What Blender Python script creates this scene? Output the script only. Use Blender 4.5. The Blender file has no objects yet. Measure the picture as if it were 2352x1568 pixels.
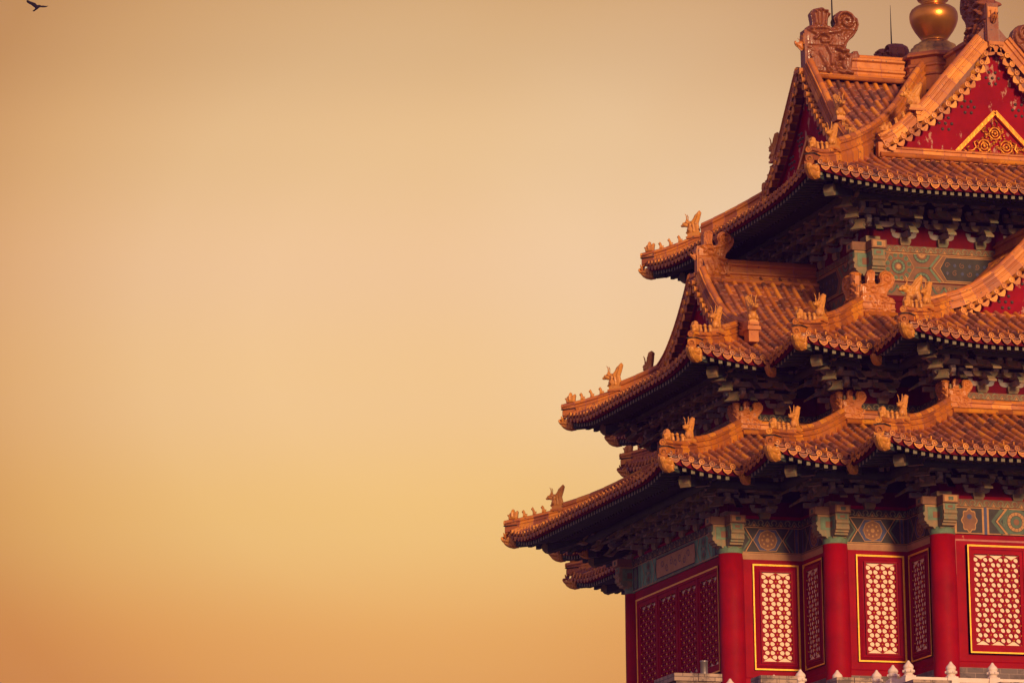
import bpy, math, random
import numpy as np
from mathutils import Vector, Matrix
random.seed(7)
SC = bpy.context.scene
COL = SC.collection
R_ = math.radians
# ------------------------------------------------------------------ camera
CP = Vector((-35.9858, -82.2273, -10.9507))
CR = Vector((0.95183696, -0.30627684, -0.01417377)).normalized()
CU = Vector((-0.04817457, -0.19504935, 0.9796096)).normalized()
CF = Vector((0.30279632, 0.93174581, 0.20040994)).normalized()
cd = bpy.data.cameras.new("camera"); cam = bpy.data.objects.new("camera", cd); COL.objects.link(cam)
m = Matrix((CR, CU, -CF)).transposed().to_4x4(); m.translation = CP; cam.matrix_world = m
cd.sensor_fit = 'HORIZONTAL'; cd.sensor_width = 36.0; cd.lens = 10280.96 / 2352 * 36.0
cd.clip_start = 1.0; cd.clip_end = 6000
SC.camera = cam
# ------------------------------------------------------------------ light
SUN_AZ = R_(-3)      # from the building's -Y side turned towards -X
SUN_EL = R_(12.5)
sd = Vector((-math.sin(SUN_AZ) * math.cos(SUN_EL), -math.cos(SUN_AZ) * math.cos(SUN_EL), math.sin(SUN_EL)))
sl = bpy.data.lights.new("sun", 'SUN'); sun = bpy.data.objects.new("sun", sl); COL.objects.link(sun)
sl.energy = 4.5; sl.angle = R_(9); sl.color = (1.0, 0.62, 0.32)
sun.rotation_mode = 'QUATERNION'; sun.rotation_quaternion = sd.to_track_quat('Z', 'Y')
SC.view_settings.view_transform = 'Standard'; SC.view_settings.look = 'None'
SC.view_settings.exposure = 0.02; SC.view_settings.gamma = 1.0

def setup_world():
    w = bpy.data.worlds.new("World"); SC.world = w; w.use_nodes = True
    nt = w.node_tree; N = nt.nodes; L = nt.links; N.clear()
    out = N.new('ShaderNodeOutputWorld'); bg = N.new('ShaderNodeBackground'); L.new(bg.outputs[0], out.inputs[0])
    tc = N.new('ShaderNodeTexCoord')
    def dot(v):
        n = N.new('ShaderNodeVectorMath'); n.operation = 'DOT_PRODUCT'; L.new(tc.outputs['Generated'], n.inputs[0])
        n.inputs[1].default_value = v; return n.outputs['Value']
    def mth(op, a, b=None, c=None):
        n = N.new('ShaderNodeMath'); n.operation = op
        for i, q in enumerate((a, b, c)):
            if q is None: continue
            if isinstance(q, (int, float)): n.inputs[i].default_value = q
            else: L.new(q, n.inputs[i])
        return n.outputs[0]
    def dirv(az, el):   # compass azimuth from +Y towards +X
        a, e = R_(az), R_(el); return (math.sin(a) * math.cos(e), math.cos(a) * math.cos(e), math.sin(e))
    def ramp(fac, stops, interp='EASE'):
        n = N.new('ShaderNodeValToRGB'); cr = n.color_ramp; cr.interpolation = interp
        while len(cr.elements) < len(stops): cr.elements.new(0.5)
        for e, (p, c) in zip(cr.elements, stops): e.position = p; e.color = (*c, 1)
        L.new(fac, n.inputs[0]); return n.outputs[0]
    def mixc(f, a, b, mode='MIX'):
        n = N.new('ShaderNodeMix'); n.data_type = 'RGBA'; n.blend_type = mode
        if isinstance(f, (int, float)): n.inputs[0].default_value = f
        else: L.new(f, n.inputs[0])
        for i, q in ((6, a), (7, b)):
            if isinstance(q, tuple): n.inputs[i].default_value = (*q, 1)
            else: L.new(q, n.inputs[i])
        return n.outputs[2]
    # elevation bands of the hazy sunset sky (sin of elevation)
    z = dot((0, 0, 1))
    t = mth('MULTIPLY', mth('SUBTRACT', z, 0.08), 1 / 0.24)      # 0 at 4.6 deg, 1 at 18.7 deg
    band = ramp(t, [(0.0, (.84, .36, .075)), (0.217, (.935, .485, .125)), (0.337, (.945, .585, .195)), (0.46, (.935, .600, .272)),
                    (0.575, (.915, .590, .310)), (0.68, (.86, .56, .275)), (0.773, (.775, .50, .245)), (1.0, (.58, .365, .18))], 'EASE')
    # dimming away from the bright patch of haze
    g = dot(dirv(16.9, 11.8))
    ang = mth('ARCCOSINE', mth('MINIMUM', g, 0.999999))
    dim = ramp(mth('MULTIPLY', ang, 1 / R_(12)), [(0.0, (1, 1, 1)), (0.18, (1, 1, 1)), (0.30, (.955, .93, .90)), (0.44, (.85, .74, .61)), (0.54, (.73, .57, .41)), (0.80, (.62, .44, .32)), (1.0, (.50, .33, .22))], 'LINEAR')
    c = mixc(1.0, band, dim, 'MULTIPLY')
    # brighter haze behind the tower
    g2 = mth('ARCCOSINE', mth('MINIMUM', dot(dirv(21.8, 12.8)), 0.999999))
    f2 = ramp(mth('MULTIPLY', g2, 1 / R_(5.0)), [(0.0, (.42, .42, .42)), (0.5, (.16, .16, .16)), (1.0, (0, 0, 0))])
    c = mixc(f2, c, (.98, .80, .58))
    # rest of the dome: violet dusk, from the physical sky tinted
    sky = N.new('ShaderNodeTexSky'); sky.sky_type = 'NISHITA'; sky.sun_disc = False
    sky.sun_elevation = SUN_EL; sky.sun_rotation = math.pi + SUN_AZ
    dusk = mixc(1.0, mixc(1.0, sky.outputs[0], (.020, .009, .020), 'MULTIPLY'), (.15, .105, .24), 'ADD')
    far = ramp(mth('MULTIPLY', ang, 1 / R_(75)), [(0.0, (0, 0, 0)), (0.20, (.0, .0, .0)), (0.75, (1, 1, 1))])
    c = mixc(far, c, dusk)
    lf = ramp(dot((-.97, -.1, -.2)), [(0.0, (0, 0, 0)), (0.2, (0, 0, 0)), (0.6, (.31, .195, .155)), (1.0, (.42, .27, .24))])  # extra fill added from the left to brighten the shaded west faces
    c = mixc(1.0, c, lf, 'ADD')
    sg = mth('ARCCOSINE', mth('MINIMUM', dot(tuple(sd)), 0.999999))
    warm = ramp(mth('MULTIPLY', sg, 1 / R_(75)), [(0.0, (1.1, .58, .28)), (0.3, (.62, .31, .16)), (0.65, (.16, .075, .05)), (1.0, (0, 0, 0))])
    c = mixc(1.0, c, warm, 'ADD')
    L.new(c, bg.inputs[0]); bg.inputs[1].default_value = 1.0
setup_world()

# ------------------------------------------------------------------ materials
def new_mat(name):
    m = bpy.data.materials.new(name); m.use_nodes = True
    nt = m.node_tree; return m, nt, nt.nodes['Principled BSDF']
def nmath(nt, op, a, b=0.0):
    n = nt.nodes.new('ShaderNodeMath'); n.operation = op
    for i, q in enumerate((a, b)):
        if isinstance(q, (int, float)): n.inputs[i].default_value = q
        else: nt.links.new(q, n.inputs[i])
    return n.outputs[0]
def nmix(nt, f, a, b, mode='MIX'):
    n = nt.nodes.new('ShaderNodeMix'); n.data_type = 'RGBA'; n.blend_type = mode
    if isinstance(f, (int, float)): n.inputs[0].default_value = f
    else: nt.links.new(f, n.inputs[0])
    for i, q in ((6, a), (7, b)):
        if isinstance(q, tuple): n.inputs[i].default_value = (*q, 1)
        else: nt.links.new(q, n.inputs[i])
    return n.outputs[2]
def nnoise(nt, scale, detail=4, rough=.55, vec=None, dist=0):
    n = nt.nodes.new('ShaderNodeTexNoise'); n.inputs['Scale'].default_value = scale
    n.inputs['Detail'].default_value = detail; n.inputs['Roughness'].default_value = rough
    n.inputs['Distortion'].default_value = dist
    if vec is None:
        g = nt.nodes.new('ShaderNodeNewGeometry'); vec = g.outputs['Position']
    nt.links.new(vec, n.inputs['Vector']); return n.outputs[0]
def nramp(nt, f, stops, interp='LINEAR'):
    n = nt.nodes.new('ShaderNodeValToRGB'); cr = n.color_ramp; cr.interpolation = interp
    while len(cr.elements) < len(stops): cr.elements.new(0.5)
    for e, (p, c) in zip(cr.elements, stops):
        e.position = p; e.color = (*c, 1) if isinstance(c, tuple) else (c, c, c, 1)
    nt.links.new(f, n.inputs[0]); return n.outputs[0]
def nattr(nt):
    n = nt.nodes.new('ShaderNodeAttribute'); n.attribute_name = 'rnd'; return n.outputs['Fac']
def nbump(nt, h, strength, dist, bsdf):
    n = nt.nodes.new('ShaderNodeBump'); n.inputs['Strength'].default_value = strength
    n.inputs['Distance'].default_value = dist; nt.links.new(h, n.inputs['Height']); nt.links.new(n.outputs[0], bsdf.inputs['Normal'])

def tile_mat(name, stops, dust=(.34, .115, .055), wear=(.07, .045, .035), rough=.38, dustamt=.55):
    m, nt, b = new_mat(name)
    base = nramp(nt, nattr(nt), stops, 'CONSTANT' if False else 'LINEAR')
    n1 = nnoise(nt, 9, 5, .6)
    base = nmix(nt, nramp(nt, n1, [(0.30, .35), (0.5, 0.0), (1, 0.0)]), base, (.30, .085, .02))
    n2 = nnoise(nt, 3.1, 6, .65)
    base = nmix(nt, nramp(nt, n2, [(0.52, 0.0), (0.62, dustamt), (1, dustamt)]), base, dust)
    n3 = nnoise(nt, 17, 5, .6)
    base = nmix(nt, nramp(nt, n3, [(0.62, 0.0), (0.66, .85), (1, .85)]), base, wear)
    nt.links.new(base, b.inputs['Base Color'])
    nt.links.new(nramp(nt, n2, [(0.4, rough), (0.65, .7)]), b.inputs['Roughness'])
    b.inputs['Specular IOR Level'].default_value = .40
    nbump(nt, n1, .25, .02, b)
    return m
def paint_mat(name, col, col2=None, scale=6, rough=.6, flake=None, flake_amt=.6, thr=.63, bump=.15, metallic=0.0, fscale=5.0):
    m, nt, b = new_mat(name)
    n1 = nnoise(nt, scale, 5, .6)
    c = nmix(nt, nramp(nt, n1, [(0.3, 0.0), (0.7, 1.0)]), col, col2 or tuple(x * .7 for x in col))
    if flake:
        g = nt.nodes.new('ShaderNodeNewGeometry'); mp = nt.nodes.new('ShaderNodeMapping')
        nt.links.new(g.outputs['Position'], mp.inputs['Vector']); mp.inputs['Scale'].default_value = (1.6, 1.6, .7)
        n2 = nnoise(nt, fscale, 8, .68, mp.outputs[0])
        c = nmix(nt, nramp(nt, n2, [(thr, 0.0), (thr + .02, flake_amt), (1, flake_amt)]), c, flake)
    nt.links.new(c, b.inputs['Base Color']); b.inputs['Roughness'].default_value = rough; b.inputs['Specular IOR Level'].default_value = .07 if 'red' in name else .25
    b.inputs['Metallic'].default_value = metallic
    nbump(nt, n1, bump, .02, b)
    return m
GL = [(0.0, (.10, .042, .026)), (0.22, (.22, .066, .018)), (0.5, (.38, .108, .010)), (0.78, (.52, .165, .011)), (1.0, (.64, .25, .017))]
M = {}
M['tile'] = tile_mat('glazed_roof_tile', GL)
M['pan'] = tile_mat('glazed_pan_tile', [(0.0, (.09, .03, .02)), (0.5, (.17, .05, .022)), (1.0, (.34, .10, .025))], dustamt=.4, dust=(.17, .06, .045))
M['disc'] = tile_mat('glazed_tile_end', [(0.0, (.30, .09, .012)), (0.5, (.48, .165, .015)), (1.0, (.68, .29, .025))], dustamt=.4)
M['ridge'] = tile_mat('glazed_ridge_tile', [(0.0, (.22, .06, .014)), (0.3, (.38, .11, .009)), (0.7, (.49, .16, .010)), (1.0, (.66, .26, .015))], dustamt=.4, dust=(.36, .12, .045))
M['beast'] = tile_mat('glazed_figure', [(0.0, (.44, .165, .022)), (1.0, (.58, .26, .03))], dustamt=.3, wear=(.25, .09, .03))
M['owl'] = tile_mat('glazed_dragon_ornament', [(0.0, (.38, .115, .014)), (1.0, (.50, .17, .018))], dustamt=.4, wear=(.10, .05, .035), rough=.3)
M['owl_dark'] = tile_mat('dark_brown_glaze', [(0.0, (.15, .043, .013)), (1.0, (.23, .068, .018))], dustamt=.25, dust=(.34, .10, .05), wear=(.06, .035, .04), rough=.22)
M['mortar'] = paint_mat('pink_mortar', (.44, .16, .12), (.34, .11, .09), 14, .9)
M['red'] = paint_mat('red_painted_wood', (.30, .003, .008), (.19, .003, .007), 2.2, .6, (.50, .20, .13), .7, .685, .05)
M['redwall'] = paint_mat('red_gable_plaster', (.26, .003, .009), (.18, .002, .007), 3, .62, (.42, .24, .16), .8, .585, .12, fscale=3.4)
M['redframe'] = paint_mat('dark_red_joinery', (.26, .005, .012), (.20, .004, .010), 5, .5)
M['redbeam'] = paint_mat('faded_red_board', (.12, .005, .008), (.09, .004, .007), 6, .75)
M['gold'] = paint_mat('gilded_trim', (.86, .50, .05), (.74, .38, .03), 12, .35, metallic=.35)
M['gilt'] = paint_mat('gilt_relief', (.74, .32, .025), (.50, .17, .02), 9, .32, metallic=.55, bump=.4)
M['bronze'] = paint_mat('gilt_bronze', (.62, .27, .045), (.42, .16, .03), 2.2, .30, metallic=.85, bump=.03)
M['bronze_old'] = paint_mat('tarnished_gilt', (.46, .25, .07), (.22, .13, .06), 5, .5, (.10, .07, .05), .7, .56, metallic=.5, fscale=7)
M['studs'] = paint_mat('iron_stud', (.10, .07, .06), None, 5, .5, metallic=.4)
M['pane'] = paint_mat('cream_window_paper', (.80, .62, .44), (.74, .54, .36), 5, .8, (.50, .30, .18), .5, .70, fscale=9)
M['bracket'] = paint_mat('dark_painted_bracket', (.36, .25, .18), (.15, .19, .22), 5, .7, (.42, .23, .13), .6, .58, fscale=4)
M['bracket_l'] = paint_mat('worn_ochre_bracket', (.29, .17, .08), (.14, .14, .08), 7, .7, (.12, .16, .10), .6, .55, fscale=5)
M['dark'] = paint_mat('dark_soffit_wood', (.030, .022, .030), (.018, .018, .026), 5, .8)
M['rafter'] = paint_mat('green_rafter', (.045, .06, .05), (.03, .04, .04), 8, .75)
M['rafend'] = paint_mat('pale_rafter_end', (.22, .19, .115), (.13, .13, .08), 45, .7, (.12, .09, .05), .6, .52, fscale=60)
M['pgreen'] = paint_mat('beam_green_paint', (.09, .135, .085), (.06, .085, .065), 9, .65, (.26, .15, .08), .5, .60, fscale=8)
M['sidegreen'] = paint_mat('beam_side_green', (.13, .34, .20), (.09, .22, .14), 7, .6, (.24, .16, .10), .5, .60, fscale=8)
M['pblue'] = paint_mat('beam_blue_paint', (.06, .075, .16), (.045, .05, .10), 9, .65, (.22, .13, .08), .5, .60, fscale=8)
M['pteal'] = paint_mat('beam_light_green', (.13, .21, .12), (.085, .12, .075), 12, .6)
M['pochre'] = paint_mat('beam_ochre_ground', (.21, .095, .045), (.15, .07, .035), 8, .65, (.12, .08, .05), .5, .6, fscale=8)
M['pgold'] = paint_mat('beam_gold_line', (.42, .21, .06), (.30, .14, .045), 14, .45)
M['pdark'] = paint_mat('beam_dark_ground', (.05, .045, .04), (.035, .03, .03), 8, .7)
M['tan'] = paint_mat('tan_plaster_ledge', (.42, .24, .12), (.34, .18, .09), 8, .8)
M['marble'] = paint_mat('white_marble', (.68, .56, .45), (.58, .46, .35), 5, .55, (.42, .30, .20), .5, .62, bump=.3)
M['metal'] = paint_mat('brushed_steel', (.36, .33, .30), (.26, .24, .22), 5, .35, metallic=.8)
M['black'] = paint_mat('dark_plumage', (.012, .008, .012), None, 5, .8)
M['paving'] = paint_mat('terrace_paving', (.42, .32, .24), (.34, .26, .19), 2, .85)
M['ground'] = paint_mat('ground_earth', (.26, .20, .14), (.20, .16, .11), .2, .95)
def brick_mat(name, c1, c2, mortar, sx, sz):
    m, nt, b = new_mat(name)
    g = nt.nodes.new('ShaderNodeNewGeometry'); s = nt.nodes.new('ShaderNodeSeparateXYZ'); nt.links.new(g.outputs['Position'], s.inputs[0])
    a = nmath(nt, 'ADD', s.outputs[0], s.outputs[1]); cb = nt.nodes.new('ShaderNodeCombineXYZ')
    nt.links.new(a, cb.inputs[0]); nt.links.new(s.outputs[2], cb.inputs[1])
    br = nt.nodes.new('ShaderNodeTexBrick'); nt.links.new(cb.outputs[0], br.inputs['Vector'])
    br.inputs['Scale'].default_value = 1.0; br.inputs['Brick Width'].default_value = sx; br.inputs['Row Height'].default_value = sz
    br.inputs['Mortar Size'].default_value = .008; br.inputs['Mortar Smooth'].default_value = .3
    br.inputs['Color1'].default_value = (*c1, 1); br.inputs['Color2'].default_value = (*c2, 1); br.inputs['Mortar'].default_value = (*mortar, 1)
    n = nnoise(nt, 4, 6, .65)
    c = nmix(nt, nramp(nt, n, [(0.48, 0.0), (0.58, .75), (1, .8)]), br.outputs[0], (.07, .055, .05))
    nt.links.new(c, b.inputs['Base Color']); b.inputs['Roughness'].default_value = .9
    h = nmath(nt, 'SUBTRACT', nmath(nt, 'MULTIPLY', n, .5), br.outputs['Fac'])
    nbump(nt, h, .6, .02, b)
    return m
M['brick'] = brick_mat('weathered_grey_brick', (.40, .29, .19), (.28, .20, .14), (.15, .11, .08), .38, .10)
M['brick_d'] = brick_mat('dark_plinth_brick', (.16, .12, .10), (.11, .085, .075), (.26, .19, .15), .34, .10)
m_, nt_, b_ = new_mat('moat_water'); b_.inputs['Base Color'].default_value = (.02, .03, .025, 1); b_.inputs['Roughness'].default_value = .08
nbump(nt_, nnoise(nt_, 1.2, 4, .5), .2, .1, b_); M['water'] = m_

# ------------------------------------------------------------------ mesh builder
class MB:
    def __init__(s): s.v = []; s.f = []; s.m = []; s.s = []; s.r = []; s.slots = []
    def slot(s, k):
        if k not in s.slots: s.slots.append(k)
        return s.slots.index(k)
    def face(s, idx, mat, smooth=False, rnd=.5):
        s.f.append(tuple(idx)); s.m.append(s.slot(mat)); s.s.append(smooth); s.r.append(rnd)
    def add(s, pts, faces, mat, smooth=False, rnd=.5):
        b = len(s.v); s.v.extend([tuple(p) for p in pts])
        for f in faces: s.face([b + i for i in f], mat, smooth, rnd)
    def box(s, x0, x1, y0, y1, z0, z1, mat, rnd=.5, T=None):
        P = [(x, y, z) for z in (z0, z1) for y in (y0, y1) for x in (x0, x1)]
        if T: P = [T(*p) for p in P]
        s.add(P, [(0, 2, 3, 1), (4, 5, 7, 6), (0, 1, 5, 4), (2, 6, 7, 3), (0, 4, 6, 2), (1, 3, 7, 5)], mat, False, rnd)
    def grid(s, rows, mat, smooth=True, rnd=.5, close=False):
        b = len(s.v); n = len(rows[0])
        for r in rows: s.v.extend([tuple(p) for p in r])
        for i in range(len(rows) - 1):
            for j in range(n if close else n - 1):
                k = (j + 1) % n
                s.face((b + i * n + j, b + i * n + k, b + (i + 1) * n + k, b + (i + 1) * n + j), mat, smooth, rnd)
        return b
    def prism(s, poly, f0, f1, mat, rnd=.5, smooth_side=False):
        """poly list of 2D pts; f0,f1 map (a,b) -> 3D for the two caps"""
        n = len(poly); b = len(s.v)
        s.v.extend([tuple(f0(*p)) for p in poly]); s.v.extend([tuple(f1(*p)) for p in poly])
        s.face(range(b, b + n), mat, False, rnd); s.face(range(b + 2 * n - 1, b + n - 1, -1), mat, False, rnd)
        for i in range(n):
            j = (i + 1) % n; s.face((b + i, b + j, b + n + j, b + n + i), mat, smooth_side, rnd)
    def tube(s, path, r, mat, n=8, rnd=.5, caps=True):
        path = [Vector(p) for p in path]; rows = []
        rr = r if isinstance(r, (list, tuple)) else [r] * len(path)
        for i, p in enumerate(path):
            d = (path[min(i + 1, len(path) - 1)] - path[max(i - 1, 0)]).normalized()
            a = d.cross(Vector((0, 0, 1)))
            if a.length < .05: a = d.cross(Vector((0, 1, 0)))
            a.normalize(); c = a.cross(d)
            rows.append([p + (a * math.cos(t) + c * math.sin(t)) * rr[i] for t in [2 * math.pi * k / n for k in range(n)]])
        b = s.grid(rows, mat, True, rnd, True)
        if caps:
            s.face(range(b, b + n), mat, False, rnd); s.face(range(b + (len(rows) - 1) * n, b + len(rows) * n), mat, False, rnd)
    def lathe(s, prof, mat, cx=0, cy=0, n=32, rnd=.5, smooth=True):
        rows = [[(cx + r * math.cos(2 * math.pi * k / n), cy + r * math.sin(2 * math.pi * k / n), z) for k in range(n)] for r, z in prof]
        b = s.grid(rows, mat, smooth, rnd, True)
        s.face(range(b, b + n), mat); s.face(range(b + (len(rows) - 1) * n, b + len(rows) * n), mat)
    def ball(s, c, r, mat, n=8, k=5, rnd=.5, sc=(1, 1, 1)):
        rows = []
        for i in range(k + 1):
            t = math.pi * i / k
            rows.append([(c[0] + r * sc[0] * max(math.sin(t), .01) * math.cos(2 * math.pi * j / n), c[1] + r * sc[1] * max(math.sin(t), .01) * math.sin(2 * math.pi * j / n), c[2] + r * sc[2] * math.cos(t)) for j in range(n)])
        s.grid(rows, mat, True, rnd, True)
    def build(s, name, parent=None, loc=None, rz=0, label=None, kind=None):
        me = bpy.data.meshes.new(name); me.from_pydata(s.v, [], s.f)
        for k in s.slots: me.materials.append(M[k])
        me.polygons.foreach_set('material_index', s.m); me.polygons.foreach_set('use_smooth', s.s)
        a = me.attributes.new('rnd', 'FLOAT', 'FACE'); a.data.foreach_set('value', s.r)
        me.update(); o = bpy.data.objects.new(name, me); COL.objects.link(o)
        if loc is not None: o.location = loc
        o.rotation_euler = (0, 0, rz)
        if parent: o.parent = parent
        if label: o['label'] = label
        if kind: o['kind'] = kind
        return o
def copy_to(o, parent=None, loc=None, rot=None, scale=None):
    c = o.copy(); COL.objects.link(c); c.parent = parent
    if loc is not None: c.location = loc
    if rot is not None: c.rotation_euler = rot
    if scale is not None: c.scale = scale
    return c
def empty(name, loc, label, cat, group=None):
    o = bpy.data.objects.new(name, None); COL.objects.link(o); o.location = loc
    o['label'] = label; o['category'] = cat
    if group: o['group'] = group
    return o
def rr(): return random.random()

# inflated / carved shape from an outline (x,z), thickness along y
def seg_dist(px, pz, poly, closed=True):
    A = np.array(poly, float); Bq = np.roll(A, -1, 0) if closed else A[1:]
    if not closed: A = A[:-1]
    best = np.full(px.shape, 1e9); bx = np.zeros_like(px); bz = np.zeros_like(px)
    for (ax, az), (cx, cz) in zip(A, Bq):
        dx, dz = cx - ax, cz - az; l = dx * dx + dz * dz + 1e-12
        t = np.clip(((px - ax) * dx + (pz - az) * dz) / l, 0, 1); qx = ax + t * dx; qz = az + t * dz
        d = np.hypot(px - qx, pz - qz); k = d < best
        best[k] = d[k]; bx[k] = qx[k]; bz[k] = qz[k]
    return best, bx, bz
def inside(px, pz, poly):
    r = np.zeros(px.shape, bool); n = len(poly); j = n - 1
    for i in range(n):
        xi, zi = poly[i]; xj, zj = poly[j]
        c = ((zi > pz) != (zj > pz)) & (px < (xj - xi) * (pz - zi) / (zj - zi + 1e-12) + xi); r ^= c; j = i
    return r
def carve(mb, poly, h, thick, edge, rad, feats=(), mat='owl', noise=0.0, T=lambda x, y, z: (x, y, z), rnd=.5):
    P = np.array(poly); x0, z0 = P.min(0) - h; x1, z1 = P.max(0) + h
    xs = np.arange(x0, x1 + h, h); zs = np.arange(z0, z1 + h, h)
    X, Z = np.meshgrid(xs, zs); ins = inside(X, Z, poly); d, bx, bz = seg_dist(X, Z, poly)
    q = np.clip(d / rad, 0, 1); t = edge + (thick - edge) * np.sqrt(1 - (1 - q) ** 2)
    for line, r, hh in feats:
        fd, _, _ = seg_dist(X, Z, line, False); t = t + hh * np.sqrt(np.clip(1 - (fd / r) ** 2, 0, 1)) * np.clip(d / (rad * .3), 0, 1)
    if noise:
        t = t + noise * np.sin(X * 61 + np.sin(Z * 47) * 2) * np.sin(Z * 53 + np.sin(X * 39) * 2) * np.clip(d / rad, 0, 1)
    t = np.where(ins, t, edge); X = np.where(ins, X, bx); Z = np.where(ins, Z, bz)
    any_in = ins[:-1, :-1] | ins[1:, :-1] | ins[:-1, 1:] | ins[1:, 1:]
    idf = {}; idb = {}; b = mb
    def vf(i, j):
        if (i, j) not in idf: idf[(i, j)] = len(b.v); b.v.append(T(X[i, j], t[i, j], Z[i, j]))
        return idf[(i, j)]
    def vb(i, j):
        if (i, j) not in idb: idb[(i, j)] = len(b.v); b.v.append(T(X[i, j], -t[i, j], Z[i, j]))
        return idb[(i, j)]
    edges = {}
    for i, j in zip(*np.nonzero(any_in)):
        c = [(i, j), (i, j + 1), (i + 1, j + 1), (i + 1, j)]
        b.face([vf(*k) for k in c], mat, True, rnd); b.face([vb(*k) for k in c[::-1]], mat, True, rnd)
        for k in range(4):
            e = (c[k], c[(k + 1) % 4]); rv = (e[1], e[0])
            if rv in edges: del edges[rv]
            else: edges[e] = 1
    if edge > 0:
        for (p, q2) in edges: b.face((vf(*p), vf(*q2), vb(*q2), vb(*p)), mat, False, rnd)
def spiral(cx, cz, r0, r1, turns, a0, n=40, sgn=1):
    return [(cx + (r0 + (r1 - r0) * k / n) * math.cos(a0 + sgn * turns * 2 * math.pi * k / n), cz + (r0 + (r1 - r0) * k / n) * math.sin(a0 + sgn * turns * 2 * math.pi * k / n)) for k in range(n + 1)]

# ------------------------------------------------------------------ tower geometry constants
A_, C_, H_, HN = 2.82, 4.365, 5.90, 8.02
SIDE = {'S': lambda u, v, z: (u, -v, z), 'W': lambda u, v, z: (-v, u, z), 'N': lambda u, v, z: (u, v, z), 'E': lambda u, v, z: (v, u, z)}
SIDEH = {'S': (H_, HN, H_), 'W': (H_, HN, H_), 'N': (H_, HN, HN), 'E': (H_, HN, HN)}   # arm reach left, right, own
def interp(kn):
    xs = [k[0] for k in kn]; zs = [k[1] for k in kn]
    if xs[0] > xs[-1]: xs.reverse(); zs.reverse()
    n = len(xs); d = [(zs[i + 1] - zs[i]) / (xs[i + 1] - xs[i]) for i in range(n - 1)]
    mm = [d[0]] + [(d[i - 1] + d[i]) / 2 for i in range(1, n - 1)] + [d[-1]]
    def f(x):
        if x <= xs[0]: return zs[0] + mm[0] * (x - xs[0])
        if x >= xs[-1]: return zs[-1] + mm[-1] * (x - xs[-1])
        i = 0
        while x > xs[i + 1]: i += 1
        h = xs[i + 1] - xs[i]; t = (x - xs[i]) / h
        return (2 * t**3 - 3 * t**2 + 1) * zs[i] + (t**3 - 2 * t**2 + t) * h * mm[i] + (-2 * t**3 + 3 * t**2) * zs[i + 1] + (t**3 - t**2) * h * mm[i + 1]
    return f
TIER = {
 1: dict(f=interp([(1.95, 3.51), (1.3, 3.76), (.6, 4.07), (0, 4.36), (-.5, 4.63)]), e=1.95, L=.26, D=1.8, pw=2.4, ring=-.45),
 2: dict(f=interp([(.98, 5.83), (.4, 6.08), (-.3, 6.45), (-.9, 6.80), (-1.26, 7.0), (-1.6, 7.25), (-2.1, 7.65), (-2.82, 8.32)]), e=.98, L=.25, D=1.9, pw=2.0, ring=-1.2),
 3: dict(f=interp([(1.92, 9.30), (1.18, 9.62), (.48, 9.96), (-.07, 10.30), (-.42, 10.60), (-1.02, 11.08), (-1.55, 11.46), (-2.0, 11.80), (-2.26, 12.03), (-2.67, 12.42), (-2.82, 12.60)]), e=1.92, L=.28, D=2.7, pw=2.0, ring=0),
}
def lift(t, o, d):
    Tt = TIER[t]; e = Tt['e']; w = max(0, min(1, (o - (e - 1.5)) / 1.5)) ** 1.4
    return Tt['L'] * max(0, 1 - max(d, 0) / Tt['D']) ** Tt['pw'] * w
class Seg:
    """one roof face: outward base p, left/right boundary u=b -/+ s*o ; s=1 hip, -1 valley, 0 straight"""
    def __init__(s, t, side, p, bL, sL, bR, sR, top, gl=None, gr=None):
        s.t, s.p, s.bL, s.sL, s.bR, s.sR, s.top, s.gl, s.gr = t, p, bL, sL, bR, sR, top, gl, gr
        s.T = SIDE[side]; s.side = side; s.e = TIER[t]['e']; s.f = TIER[t]['f']
    def z(s, u, o):
        z = s.f(o)
        if s.sL == 1: z += lift(s.t, o, u - (s.bL - o))
        if s.sR == 1: z += lift(s.t, o, (s.bR + o) - u)
        return z
    def P(s, u, o, dz=0): return s.T(u, s.p + o, s.z(u, o) + dz)
    def rng(s, u):
        lo, hi = s.top, s.e
        if s.sL == 1 and not (s.gl is not None and u >= s.gl): lo = max(lo, s.bL - u)
        if s.sR == 1 and not (s.gr is not None and u <= s.gr): lo = max(lo, u - s.bR)
        if s.sL == -1: hi = min(hi, u - s.bL)
        if s.sR == -1: hi = min(hi, s.bR - u)
        return lo, hi
    def ul(s, o): return s.bL - s.sL * o
    def ur(s, o): return s.bR + s.sR * o
def segs_for(t, side):
    Hl, Hr, Hp = SIDEH[side]; Tt = TIER[t]; rg = Tt['ring']
    if t == 3:
        a = A_
        return [Seg(3, side, a, -a, 1, a, 1, -.07), Seg(3, side, a, -2.80, 0, -a, -1, -a + .02), Seg(3, side, a, a, -1, 2.80, 0, -a + .02)]
    armtop = -A_ + .02 if t == 2 else rg
    gl = -(Hl - .62) if t == 2 else None; gr = Hr - .62 if t == 2 else None
    endtop = -.62 if t == 2 else rg
    return [Seg(t, side, A_, -Hl, 1, -C_, -1, armtop, gl=gl), Seg(t, side, C_, -C_, 1, -A_, -1, rg), Seg(t, side, Hp, -A_, 1, A_, 1, endtop),
            Seg(t, side, C_, A_, -1, C_, 1, rg), Seg(t, side, A_, C_, -1, Hr, 1, armtop, gr=gr)]
SP = .2065
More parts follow.
